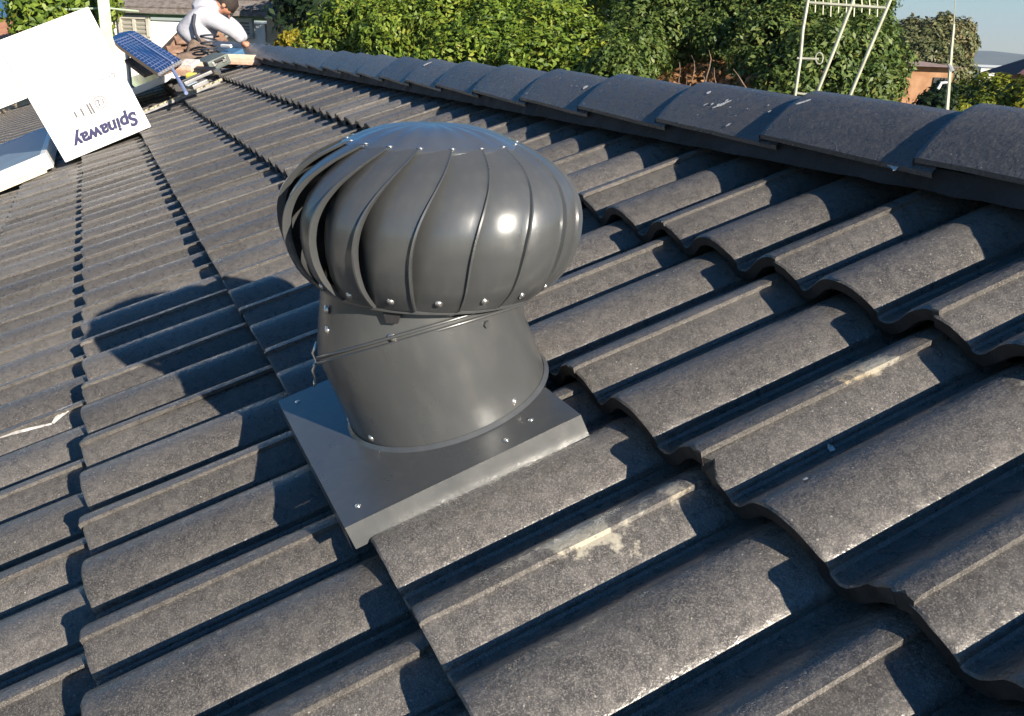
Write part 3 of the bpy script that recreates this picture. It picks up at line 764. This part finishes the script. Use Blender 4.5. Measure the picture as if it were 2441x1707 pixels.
ps = thing('person', 'person in pale grey hooded top kneeling over tools at the ridge end', 'person')
hip = pp(447, 108, .0); chest = pp(487, 55, 0); neckp = pp(512, 22, 0); headp = pp(533, 14, 0)
shL = pp(490, 36, -.14); shR = pp(505, 32, .17); elL = pp(556, 72, -.22); hdL = pp(590, 112, -.15); elR = pp(562, 66, .16); hdR = pp(592, 108, .1)
kneeL = pp(500, 138, -.22); footL = pp(415, 140, -.20); kneeR = pp(498, 132, .2); footR = pp(418, 134, .2)
V = [hip, chest, neckp, shL, elL, pp(578, 98, -.17), shR, elR, pp(584, 98, .1), pp(466, 82, 0)]
skin_mesh('hooded_top', V, [(0, 9), (9, 1), (1, 2), (1, 3), (3, 4), (4, 5), (1, 6), (6, 7), (7, 8)], [.165, .155, .085, .085, .062, .048, .085, .06, .046, .165], M['hoodie'], ps, 2, 1)
skin_mesh('body', [hip + Vector((0, 0, .0)), kneeL, footL, kneeR, footR, pp(425, 146, -.2), pp(425, 142, .2)], [(0, 1), (1, 5), (5, 2), (0, 3), (3, 6), (6, 4)], [.15, .088, .05, .088, .05, .062, .062], M['trousers'], ps, 2, 0)
hd = skin_mesh('head', [neckp, neckp.lerp(headp, .5) + Vector((0, 0, .0)), headp, headp + (headp - neckp).normalized() * .055], [(0, 1), (1, 2), (2, 3)], [.05, .056, .092, .082], M['skin'], ps, 2, 0)
fdir = (pp(560, 50) - headp).normalized()     # face looks down and to the right
up_h = (headp - neckp).normalized()
bm = bmesh.new(); add_tube(bm, [headp + fdir * .078 - up_h * .005, headp + fdir * .100 - up_h * .020], [.008, .011], 6); finish('nose', bm, M['skin'], hd, True)
side = fdir.cross(up_h).normalized()
for s in (-1, 1):
    bmesh_o = bmesh.new(); bmesh.ops.create_uvsphere(bmesh_o, u_segments=8, v_segments=6, radius=.011, matrix=Matrix.Translation(headp + fdir * .083 + up_h * .012 + side * s * .032)); finish('eye', bmesh_o, M['black'], hd, True)
    bmesh_o = bmesh.new(); bmesh.ops.create_uvsphere(bmesh_o, u_segments=8, v_segments=6, radius=.017, matrix=Matrix.Translation(headp + side * s * .086)); finish('ear', bmesh_o, M['skin'], hd, True)
bm = bmesh.new(); add_tube(bm, [headp + fdir * .088 - up_h * .05 - side * .022, headp + fdir * .088 - up_h * .05 + side * .022], .005, 5); finish('mouth', bm, M['pinkish'], hd, True)
bm = bmesh.new(); bmesh.ops.create_icosphere(bm, subdivisions=3, radius=.088)
for v in list(bm.verts):
    v.co *= 1 + .12 * noise.noise(v.co * 40)
    v.co = headp + (pp(560, -12) - headp).normalized() * .042 + v.co
finish('hair', bm, M['hair'], ps, True)
bm = bmesh.new(); bmesh.ops.create_icosphere(bm, subdivisions=3, radius=1)
hc = neckp.lerp(chest, .35) - fdir * .06
for v in bm.verts: v.co = hc + Vector((v.co.x * .12, v.co.y * .11, v.co.z * .075)) * (1 + .15 * noise.noise(v.co * 3))
finish('hood', bm, M['hoodie'], ps, True)
for nm, e, h, s in (('hand', pp(578, 98, -.17), hdL, 1), ('hand', pp(584, 98, .1), hdR, -1)):
    d = (h - e).normalized(); sd = d.cross(Vector((0, 0, 1))).normalized(); dn = d.cross(sd).normalized()
    if dn.z > 0: dn = -dn
    vv = [e, h]; ed = [(0, 1)]; rr = [.030, .036]
    for k, (o_, ln) in enumerate(((-.026, .062), (-.009, .074), (.009, .070), (.026, .054))):
        b0 = h + sd * o_ + d * .022; m0 = b0 + d * ln * .55; t0 = m0 + (d * .5 + dn * .7).normalized() * ln * .5
        i = len(vv); vv += [b0, m0, t0]; ed += [(1, i), (i, i + 1), (i + 1, i + 2)]; rr += [.011, .009, .008]
    i = len(vv); b0 = h + sd * -.036 * s - d * .005; vv += [b0, b0 + (d * .7 - sd * .5 * s + dn * .3).normalized() * .045]; ed += [(1, i), (i, i + 1)]; rr += [.012, .010]
    skin_mesh(nm, vv, ed, rr, M['skin'], ps, 1, 0)
tube('bag_strap', [pp(464, 34, -.20), pp(461, 58, -.23), pp(466, 82, -.22), pp(484, 112, -.16)], .013, M['strap'], ps)
for f_ in (footL, footR):
    bm = bmesh.new(); add_box(bm, f_ + Vector((-.0, -.04, -.02)), (.10, .24, .09), Matrix.Rotation(.2, 3, 'Z'), .02); finish('boot', bm, M['boot'], ps, True)

# ------------------------------------------------------------------ trees and shrubs
def leaves(name, blobs, n, size, m, parent, seed, flat=.0, droop=.0):
    """blobs: (centre, radii) clumps; leaves sit mostly in the outer shell of each clump"""
    r = np.random.default_rng(seed); B = len(blobs)
    C = np.array([b[0] for b in blobs], float); R = np.array([b[1] for b in blobs], float)
    wgt = (R[:, 0] * R[:, 2]); wgt /= wgt.sum(); idx = r.choice(B, n, p=wgt)
    d = r.normal(size=(n, 3)); d /= np.linalg.norm(d, axis=1)[:, None]
    rad = (.80 + .24 * r.random(n) ** .8); rad *= 1 + .16 * np.sin(d[:, 0] * 7 + idx) * np.cos(d[:, 1] * 6 + d[:, 2] * 5 + idx * 2.1)
    P = C[idx] + d * R[idx] * rad[:, None]
    nr = d + r.normal(size=(n, 3)) * .48 + np.array([0, 0, .35]); nr /= np.linalg.norm(nr, axis=1)[:, None]
    t = np.cross(nr, r.normal(size=(n, 3))); t /= np.linalg.norm(t, axis=1)[:, None]; b = np.cross(nr, t)
    s = size * (.6 + .8 * r.random(n))[:, None]
    fold = nr * s * .18
    v = np.empty((n, 4, 3)); v[:, 0] = P - t * s; v[:, 1] = P - b * s * .46 + fold; v[:, 2] = P + t * s; v[:, 3] = P + b * s * .46 + fold
    me = bpy.data.meshes.new(name); me.vertices.add(4 * n); me.loops.add(4 * n); me.polygons.add(n)
    me.vertices.foreach_set('co', v.reshape(-1)); me.loops.foreach_set('vertex_index', np.arange(4 * n, dtype=np.int32))
    me.polygons.foreach_set('loop_start', np.arange(0, 4 * n, 4, dtype=np.int32)); me.polygons.foreach_set('loop_total', np.full(n, 4, dtype=np.int32))
    me.update(calc_edges=True)
    at_ = me.attributes.new('tint', 'FLOAT', 'FACE'); ctint = r.random(B)
    at_.data.foreach_set('value', np.clip(.25 * ctint[idx] + .75 * r.random(n), 0, 1).astype(np.float32))
    me.materials.append(m); o = bpy.data.objects.new(name, me); link(o, parent); o['kind'] = 'stuff'; return o
GZ = -3.6
def tree(name, label, cat, spec, m, n, size, seed, group=None, D=None, core=True, limbs=True):
    """spec: list of (px, py, distance, radius across, radius up) clumps"""
    rnd = random.Random(seed); blobs = []; cs = []
    for (px, py, d, ra, ru) in spec:
        c = at(px, py, d); cs.append(c)
        blobs.append((tuple(c), (ra * .9, ra, ru)))
        for k in range(9):
            q = Vector((rnd.gauss(0, 1), rnd.gauss(0, 1), rnd.gauss(0, 1))).normalized()
            cc = c + Vector((q.x * ra * .8, q.y * ra * .8, q.z * ru * .8)); f = rnd.uniform(.2, .42)
            blobs.append((tuple(cc), (ra * f, ra * f, ru * f)))
    cx = sum((c for c in cs), Vector()) / len(cs)
    bp = Vector((cx.x, cx.y, GZ)); t = thing(name, label, cat, group=group)
    leaves('foliage', blobs, n, size, m, t, seed)
    bm = bmesh.new(); th = .11 if limbs else .05
    add_tube(bm, [bp, bp.lerp(cx, .45) + Vector((.08, -.05, 0)), bp.lerp(cx, .85)], [th * 1.3, th, th * .7], 8)
    finish('trunk', bm, M['bark'], t, True)
    for c in cs:
        s0 = bp.lerp(cx, rnd.uniform(.55, .85)); mid = s0.lerp(c, .5) + Vector((rnd.uniform(-.1, .1), rnd.uniform(-.1, .1), .1))
        tube('limb', [s0, mid, c], [th * .5, th * .35, .012], M['bark'], t, 6)
    return t
tree('shrub_tree', 'bright green broad tree directly behind the middle of the ridge', 'tree',
     [(810, 105, 9.5, .40, .33), (880, 70, 9.3, .42, .40), (960, 110, 8.8, .45, .4), (1000, 20, 9.4, .55, .5), (1090, 80, 8.6, .5, .45), (1130, -20, 9.4, .6, .5), (1200, 110, 8.2, .45, .4),
      (1270, 30, 8.8, .5, .5), (1330, 110, 8.0, .42, .36), (1330, -40, 9.2, .55, .5), (1400, 150, 7.6, .36, .32), (1290, 170, 7.6, .4, .3), (1120, 160, 8.0, .45, .3), (1440, 190, 7.2, .3, .25)],
     M['leaf_bright'], 90000, .026, 11)
tree('shade_tree', 'dark leaved tree behind the bright green tree, towards the left', 'tree',
     [(820, 20, 13, .9, .8), (900, -10, 13.5, .9, .8), (960, 60, 13, .8, .7), (1000, -60, 14, .9, .8)], M['leaf_dark'], 20000, .06, 12)
tree('shade_tree', 'dark leaved tree rising in the gap between the two large green trees', 'tree',
     [(1430, 10, 11.5, .8, .8), (1530, -10, 12, .9, .8), (1480, 100, 11, .7, .7), (1600, 60, 11.5, .8, .7), (1560, 150, 10.5, .6, .5)], M['leaf_dark'], 26000, .05, 13)
tree('grey_tree', 'grey green tree at the right end of the white house', 'tree',
     [(715, 20, 15, .45, .5), (735, 65, 14.5, .36, .34), (710, -50, 15, .45, .5), (765, 20, 15, .4, .5), (668, 0, 15.5, .2, .3)], M['leaf_grey'], 17000, .055, 14)
tree('fruit_tree', 'mid green leafy tree behind the white antenna frame', 'tree',
     [(1500, 150, 7.4, .32, .32), (1560, 100, 7.8, .38, .4), (1660, 40, 8.0, .5, .45), (1760, 70, 7.8, .45, .4), (1700, -40, 8.4, .6, .5), (1850, 20, 8.0, .5, .5), (1850, 130, 7.2, .36, .36),
      (1950, 60, 7.6, .45, .45), (1960, 170, 6.9, .34, .3), (2005, 40, 8.0, .38, .42), (2040, 150, 7.2, .34, .34), (2085, 210, 6.9, .22, .2), (2000, -60, 8.4, .5, .5), (2070, 110, 7.6, .2, .3), (1800, -70, 8.6, .6, .5), (1470, 190, 7.0, .25, .25),
      (2100, 170, 7.4, .16, .2), (1880, 200, 6.8, .25, .2)],
     M['leaf_mid'], 135000, .0205, 15)
bt_ = thing('bare_branches', 'tangle of bare brown branches low in the mid green tree', 'branches')
bm = bmesh.new(); rnd = random.Random(5)
for k in range(34):
    x0 = rnd.uniform(1600, 1850); y0 = rnd.uniform(215, 300); d = rnd.uniform(6.6, 7.4); p = at(x0, y0, d); pts = [p]
    dr = Vector((rnd.uniform(-.3, .3), rnd.uniform(-.5, 1), rnd.uniform(.3, 1))).normalized()
    for q in range(5):
        dr = (dr + Vector((rnd.uniform(-.4, .4), rnd.uniform(-.4, .4), rnd.uniform(-.4, .3)))).normalized(); pts.append(pts[-1] + dr * .062)
    add_tube(bm, pts, [.008, .007, .006, .005, .004, .002], 5)
bo = finish('branch', bm, M['bark'], bt_, True); bo['kind'] = 'stuff'
dl = leaves('dry_leaf', [(tuple(at(1650, 215, 7.3)), (.35, .35, .14)), (tuple(at(1790, 205, 7.2)), (.3, .35, .16)), (tuple(at(1720, 180, 7.4)), (.3, .3, .12))], 1500, .028, leaf_mat('dry_leaf', (.10, .05, .02), (.30, .16, .07), (.5, .25, .1)), bt_, 16)
tree('olive_tree', 'rounded olive brown tree standing alone against the sky on the right', 'tree',
     [(2140, 128, 30, .65, .55), (2190, 105, 30, .9, .7), (2255, 108, 30, .75, .75), (2205, 150, 29.5, 1.0, .8), (2275, 160, 30, .45, .9), (2160, 160, 29, .6, .5), (2240, 190, 29, .9, .7)], M['leaf_olive'], 34000, .065, 17)
tree('shrub', 'yellow green shrub behind the ridge at the right edge', 'shrub',
     [(2300, 270, 12, .34, .30), (2350, 245, 12.2, .36, .32), (2400, 262, 11.8, .36, .32), (2445, 275, 11, .4, .33), (2350, 290, 11, .4, .3), (2490, 265, 11, .5, .38), (2275, 285, 10.5, .22, .16)], M['leaf_yellow2'], 30000, .032, 18)
tree('shrub', 'dark shrub below the orange house, left of the yellow green shrub', 'shrub',
     [(2230, 270, 10.5, .25, .18), (2260, 255, 11.5, .3, .25), (2200, 285, 9.6, .22, .12)], M['leaf_dark'], 5000, .036, 19)
tree('shrub', 'small yellow shrub against the tan wall behind the ridge start', 'shrub',
     [(700, 100, 12.5, .17, .13), (735, 112, 12.3, .17, .12), (680, 112, 12.6, .14, .10)], M['leaf_yellow'], 5000, .03, 20)
tree('shrub', 'green and yellow bush between the carton and the green post', 'shrub',
     [(90, 40, 13, .35, .4), (150, 20, 13.2, .4, .4), (200, 45, 13.5, .35, .35), (110, 0, 13.5, .4, .4), (180, -30, 13.5, .5, .4), (225, 15, 14, .3, .3)], M['leaf_bright'], 15000, .045, 21)

# ------------------------------------------------------------------ buildings behind
FX = Matrix.Rotation(0, 3, 'Z')
# white house with green gutters: its wall faces the camera
hl = at(200, 40, 16.3); hr = at(634, 55, 14.6)
hz = at(430, 45, 15.4).z; ang = math.atan2(hr.y - hl.y, hr.x - hl.x); HL = (hr.xy - hl.xy).length
wh = thing('white_house', 'low white walled house with green gutters behind the person', 'house', (hl.x, hl.y, 0), (0, 0, ang))
# local: x along the wall to the right, y away from the camera
gz0, gz1 = hl.z, hr.z; gz = at(430, 33, 15.4).z
box('wall', (HL / 2, 2.5, (GZ + gz) / 2 - .05), (HL - .1, 4.9, gz - GZ - .1), M['white_wall'], wh)
box('fascia', (HL / 2, .02, gz - .01), (HL + .2, .04, .10), M['green_gutter'], wh)
tube('gutter', [(-.2, -.03, gz + .02), (HL + .2, -.03, gz + .02)], .04, M['green_gutter'], wh)
rv = [(-.3, -.12, gz + .05), (HL + .3, -.12, gz + .05), (HL - 1.3, 2.4, gz + 1.25), (1.5, 2.4, gz + 1.25), (HL + .3, 5.0, gz + .05), (-.3, 5.0, gz + .05)]
pydata('roof', rv + [(x, y, z - .06) for x, y, z in rv], [(0, 1, 2, 3), (1, 4, 2), (4, 5, 3, 2), (5, 0, 3), (6, 7, 1, 0), (7, 10, 4, 1)], M['old_roof'], wh)
bm = bmesh.new()
for k in range(28):
    for r_ in range(8):
        t = (r_ + .5) / 8; x0 = -.3 + (1.8) * t; x1 = HL + .3 - 1.6 * t; x = x0 + (x1 - x0) * (k + .5) / 28
        add_box(bm, (x, -.12 + 2.52 * t, gz + .065 + 1.2 * t), ((x1 - x0) / 29, .30, .018), Matrix.Rotation(math.radians(25.5), 3, 'X'))
q = finish('roof_sheet', bm, M['old_roof'], wh); q['kind'] = 'stuff'
def win_local(px0, px1, py0, py1):
    c = at((px0 + px1) / 2, (py0 + py1) / 2, 15.3); inv = Matrix.Rotation(-ang, 2); l = inv @ (c.xy - hl.xy)
    # slide along the view ray onto the wall plane
    dd = (c - CAMW); 
    n2 = Vector((-math.sin(ang), math.cos(ang))); s = ((hl.xy - CAMW.xy).dot(n2) + .02) / dd.xy.dot(n2); c = CAMW + dd * s
    l = inv @ (c.xy - hl.xy); k = s * 15.3 / 2173.4 * 1.0
    return l.x, c.z, (px1 - px0) * k, (py1 - py0) * k
for (a, b, c, d, ns) in ((290, 356, 45, 86, 5), (538, 602, 50, 84, 5)):
    x, z, ww, hh = win_local(a, b, c, d)
    wd = box('window', (x, .035, z), (ww, .05, hh), M['window_glass'], wh)
    fr = bmesh.new()
    for (cc, ss) in (((x, .0, z + hh / 2), (ww + .06, .05, .05)), ((x, .0, z - hh / 2), (ww + .06, .05, .05)), ((x - ww / 2, .0, z), (.05, .05, hh)), ((x + ww / 2, .0, z), (.05, .05, hh)), ((x, -.002, z), (.045, .04, hh - .06))):
        add_box(fr, cc, ss)
    finish('frame', fr, M['wframe'], wd)
    for k in range(ns): box('louvre', (x, .0, z - hh / 2 + hh * (k + .5) / ns), (ww - .06, .012, hh / ns * .55), M['wframe'], wd, rot=Matrix.Rotation(.5, 3, 'X'))
gp = thing('green_post', 'pale green post standing between the bush and the white house', 'post', (*at(252, 60, 12.5).xy, GZ))
pz = at(252, -60, 12.5).z - GZ
box('post', (0, 0, pz / 2), (.13, .13, pz), M['green_paint'], gp, bevel=.008)
box('post_cap', (0, 0, pz + .02), (.17, .17, .04), M['green_paint'], gp)
bz = at(180, 22, 12.5).z - GZ
for s, l in ((-1, 1.1), (1, .9)):
    pass
pm = thing('pergola_beam', 'thin pale green beam running left and right from the green post', 'beam')
bx = tube('beam', [at(120, 24, 13.0), at(252, 19, 12.6), at(330, 27, 12.9)], .012, M['green_paint'], pm, 6)
tw = thing('tan_shed', 'tan gabled shed wall at the right end of the white house', 'shed', (*at(662, 90, 14).xy, 0), (0, 0, ang))
tz = at(660, 45, 14).z
sv = [(-.16, 0, GZ), (.20, 0, GZ), (.20, 0, tz - .30), (.06, 0, tz - .02), (-.16, 0, tz)]
pydata('wall', sv + [(x, 1.5, z) for x, y, z in sv], [(0, 1, 2, 3, 4), (1, 6, 7, 2), (2, 7, 8, 3), (3, 8, 9, 4), (5, 9, 8, 7, 6), (0, 4, 9, 5)], M['tan_wall'], tw)
tube('roof_edge', [(-.17, -.02, tz + .01), (.06, -.02, tz), (.22, -.02, tz - .32)], .012, M['timber'], tw, 6)
box('rail', (.1, -.03, tz - .33), (.6, .03, .03), M['timber'], tw)
# brown clay hip behind the person
bp_ = at(350, 125, 10.2); bq = at(560, 118, 9.9); ap = at(440, 58, 11.5)
bh = thing('brown_roof', 'brown clay tiled hip roof rising behind the person', 'roof')
lowz = -.9
r0 = Vector((bp_.x, bp_.y - .6, lowz)); r1 = Vector((bq.x, bq.y + .8, lowz)); back = Vector((-1.6, 0, 0))
apx = Vector((ap.x, ap.y, ap.z)); apy = at(520, 66, 11.7)
vs = [r0, r1, apx, apy, r0 + Vector((-4, 0, 0)), r1 + Vector((-4, 0, 0))]
pydata('roof', vs, [(0, 1, 3, 2), (0, 2, 4), (1, 5, 3), (2, 3, 5, 4)], M['brown_tile'], bh)
tn_ = (vs[1] - vs[0]).cross(vs[2] - vs[0]).normalized(); tn_ = -tn_ if tn_.x < 0 else tn_
tme = bmesh.new(); add_box(tme, (0, 0, 0), (.155, .13, .02), None, .004); cm = bpy.data.meshes.new('clay_tile'); tme.to_mesh(cm); tme.free(); cm.materials.append(M['brown_tile'])
for r_ in range(12):
    t = (r_ + .3) / 12; a = vs[0].lerp(vs[2], t); b = vs[1].lerp(vs[3], t); k = int((b - a).length / .17)
    for i in range(k):
        o = bpy.data.objects.new('clay_tile', cm); link(o, bh); X = (b - a).normalized(); Y = tn_.cross(X)
        o.matrix_local = Matrix.Translation(a.lerp(b, (i + .5) / k) + tn_ * (.02 + random.uniform(0, .012))) @ Matrix((X, Y, tn_)).transposed().to_4x4() @ Matrix.Rotation(random.uniform(-.08, .08), 4, 'Z')
# orange tiled house on the far left with blue panels on it
oh = thing('orange_house', 'orange tiled roof at the far left edge carrying blue panels', 'house', (*at(0, 110, 15).xy, 0), (0, 0, ang))
oz = at(0, 118, 15).z; otz = at(0, 12, 17).z
ov_ = [(-2.2, 0, oz), (.42, 0, oz), (.30, 2.3, otz + .25), (-2.2, 2.3, otz + .25)]
pydata('roof', ov_ + [(x, y, z - .08) for x, y, z in ov_], [(0, 1, 2, 3), (4, 5, 1, 0), (5, 6, 2, 1)], M['orange_tile'], oh)
box('wall', (-.9, 1.2, (GZ + oz) / 2 - .05), (2.4, 2.2, oz - GZ - .1), M['tan_wall'], oh)
sl_ = math.atan2(otz + .25 - oz, 2.3)
for k in range(2):
    box('blue_panel', (-.12 - k * .85, 1.45, oz + 1.45 * math.tan(sl_) + .07), (.8, .95, .04), M['bag_blue'], oh, rot=Matrix.Rotation(sl_, 3, 'X'))
# orange house on the right
rh = thing('orange_brick_house', 'orange brick house seen low between the antenna tree and the olive tree', 'house', (*at(2190, 230, 22).xy, 0), (0, 0, math.radians(60)))
rz = at(2190, 158, 22).z; rb = at(2190, 275, 22).z
box('wall', (.05, 1.2, (GZ + rz) / 2), (1.15, 2.4, rz - GZ), M['orange_wall'], rh)
rvv = [(-.75, -.2, rz), (.8, -.2, rz), (.8, 2.6, rz), (-.75, 2.6, rz), (0, .8, rz + .12), (0, 1.8, rz + .12)]
pydata('roof', rvv, [(0, 1, 4), (1, 2, 5, 4), (2, 3, 5), (3, 0, 4, 5), (3, 2, 1, 0)], mat('grey_pink_roof', (.25, .18, .16), .9, var=.2), rh)
for (x, z) in ((.30, rz - .32), (.30, rz - .75), (.45, rz - .32)):
    w1 = box('window', (x, -.01, z), (.12, .04, .22), M['black'], rh); box('sill', (x, -.03, z - .13), (.15, .06, .025), M['white_wall'], w1)
box('doorway', (.52, -.01, rz - .62), (.06, .05, .35), M['white_wall'], rh)
box('awning', (-.25, -.25, rz - .85), (.5, .4, .05), M['red_wall'], rh)
# red roofed house at the right edge
rr_ = thing('red_house', 'dark roofed red brick house at the far right edge', 'house', (*at(2515, 190, 40).xy, 0), (0, 0, math.radians(58)))
z1 = at(2441, 178, 40).z; z2 = at(2441, 128, 40).z
box('wall', (0, 1.5, (GZ + z1) / 2), (2.2, 3, z1 - GZ), M['red_wall'], rr_)
rvv = [(-1.5, -.4, z1), (1.5, -.4, z1), (1.5, 3.4, z1), (-1.5, 3.4, z1), (-.1, 1, z2 + .1), (.3, 2, z2 + .1)]
pydata('roof', rvv, [(0, 1, 4), (1, 2, 5, 4), (2, 3, 5), (3, 0, 4, 5), (3, 2, 1, 0)], M['red_roof'], rr_)
# low wall of orange brick glimpsed under the branches
bw = thing('brick_wall', 'orange brick garden wall glimpsed behind the bare branches', 'wall', (*at(1730, 215, 9.5).xy, 0), (0, 0, math.radians(65)))
wz = at(1730, 175, 9.5).z
box('wall_core', (0, .1, (GZ + wz) / 2), (1.6, .1, wz - GZ - .02), M['orange_wall'], bw)
bme = bmesh.new(); add_box(bme, (0, 0, 0), (.22, .1, .068), None, .006); bm_ = bpy.data.meshes.new('brick'); bme.to_mesh(bm_); bme.free(); bm_.materials.append(M['orange_wall'])
for r_ in range(7):
    for i in range(7):
        o = bpy.data.objects.new('brick', bm_); link(o, bw); o.location = (-.69 + i * .23 + (.115 if r_ % 2 else 0), .045, wz - .05 - r_ * .078); o.rotation_euler = (0, 0, random.uniform(-.01, .01))
# distant shed and hills
wa = thing('warehouse', 'long pale warehouse on the horizon below the hills', 'warehouse', (*at(2370, 168, 240).xy, 0), (0, 0, math.radians(62)))
wz0 = at(2370, 173, 240).z; wz1 = at(2370, 161, 240).z
box('wall', (0, 0, (wz1 + GZ) / 2), (9.5, 9, wz1 - GZ), M['warehouse'], wa)
pydata('roof', [(-5, -5, wz1), (5, -5, wz1), (5, 5, wz1), (-5, 5, wz1), (-5, 0, wz1 + .5), (5, 0, wz1 + .5)], [(0, 1, 5, 4), (3, 4, 5, 2), (0, 4, 3), (1, 2, 5)], M['warehouse'], wa)

# ------------------------------------------------------------------ antennas
an = thing('roof_antenna', 'cream tubular antenna frame of three leaning poles rising behind the ridge', 'antenna')
def ap_(x, y, d=3.0): return at(x, y, d)
for pts, r in (([(1880, 330), (1896, 222), (1908, 140), (1914, 70), (1928, -10), (1934, -60)], .0048), ([(1905, 330), (1946, 226), (1990, 115), (2030, 12), (2052, -50)], .0052), ([(1985, 330), (2021, 240), (2068, 128), (2116, 15), (2140, -45)], .0052)):
    tube('pole', [ap_(x, y) for x, y in pts], r, M['pole'], an, 8)
tube('cross_bar', [ap_(1925, 6), ap_(2112, 19)], .0045, M['pole'], an, 6)
tube('cross_bar', [ap_(1900, 139), ap_(1952, 141)], .004, M['pole'], an, 6)
tube('cross_bar', [ap_(1896, 222), ap_(1946, 228)], .004, M['pole'], an, 6)
tube('loop', [ap_(1953 + 9 * math.cos(t * .7), 139 + 14 * math.sin(t * .7)) for t in range(10)], .0022, M['pole'], an, 5)
for k in range(9):
    x = 1942 + k * 18.5; tube('dipole', [ap_(x, -24), ap_(x + 2, 10 + k * 1.0), ap_(x + 1, 30 + (k % 3) * 5)], .0019, M['pole'], an, 5)
a2 = thing('aerial_mast', 'thin cream aerial mast behind the ridge near the right edge', 'antenna')
tube('mast', [ap_(2245, 340, 4.2), ap_(2257, 262, 4.2), ap_(2262, 200, 4.2), ap_(2268, 120, 4.2), ap_(2274, 58, 4.2)], [.0085, .008, .007, .006, .005], M['pole'], a2, 7)
tube('whip', [ap_(2274, 60, 4.2), ap_(2278, -60, 4.2)], .0018, M['pole'], a2, 5)
tube('aerial_arm', [ap_(2262, 196, 4.2), ap_(2244, 198, 4.2), ap_(2236, 212, 4.2)], .006, M['alu_white'], a2, 6)
tube('aerial_arm', [ap_(2262, 152, 4.2), ap_(2270, 170, 4.2)], .008, M['alu'], a2, 6)

# ------------------------------------------------------------------ ground, hills
gs = 4000
vs = []; fs = []; n = 40
for i in range(n + 1):
    for j in range(n + 1):
        x = (i / n * 2 - 1); y = (j / n * 2 - 1); vs.append((gs * x * abs(x), gs * y * abs(y), GZ - .2 * abs(noise.noise(Vector((x * 4, y * 4, 0))))))
for i in range(n):
    for j in range(n): a = i * (n + 1) + j; fs.append((a, a + 1, a + n + 2, a + n + 1))
g = pydata('ground', vs, fs, M['ground']); struct(g)
def hills(D, h0, h1, m, seed, a0=60, a1=230, depth=300):
    vs = []; fs = []; n = 220; R = 5
    for i in range(n + 1):
        a = math.radians(a0 + (a1 - a0) * i / n)
        for r in range(R):
            q = r / (R - 1); rr = D + depth * q
            hh = (h0 + (h1 - h0) * (.5 + .5 * noise.noise(Vector((a * 6, seed, 0)))) + h0 * .25 * noise.noise(Vector((a * 60, q * 3, seed)))) * math.sin(math.pi * (.04 + .9 * q))
            vs.append((CAMW.x + rr * math.cos(a), CAMW.y + rr * math.sin(a), GZ - 2 + hh))
    for i in range(n):
        for r in range(R - 1): a = i * R + r; fs.append((a, a + 1, a + R + 1, a + R))
    o = pydata('hills', vs, fs, m, smooth=True); return struct(o)
hills(1500, 17, 34, M['hill'], 2.0)

hz_ = box('haze', (-600, 600, 60), (4400, 4400, 140), None); hz_['kind'] = 'stuff'
hm = bpy.data.materials.new('thin_haze'); hm.use_nodes = True; hn = hm.node_tree.nodes; hn.remove(hn['Principled BSDF'])
pvn = hn.new('ShaderNodeVolumePrincipled'); pvn.inputs['Color'].default_value = (.66, .80, 1, 1); pvn.inputs['Density'].default_value = .00034
pvn.inputs['Anisotropy'].default_value = .2; hm.node_tree.links.new(pvn.outputs[0], hn['Material Output'].inputs['Volume']); hz_.data.materials.append(hm)
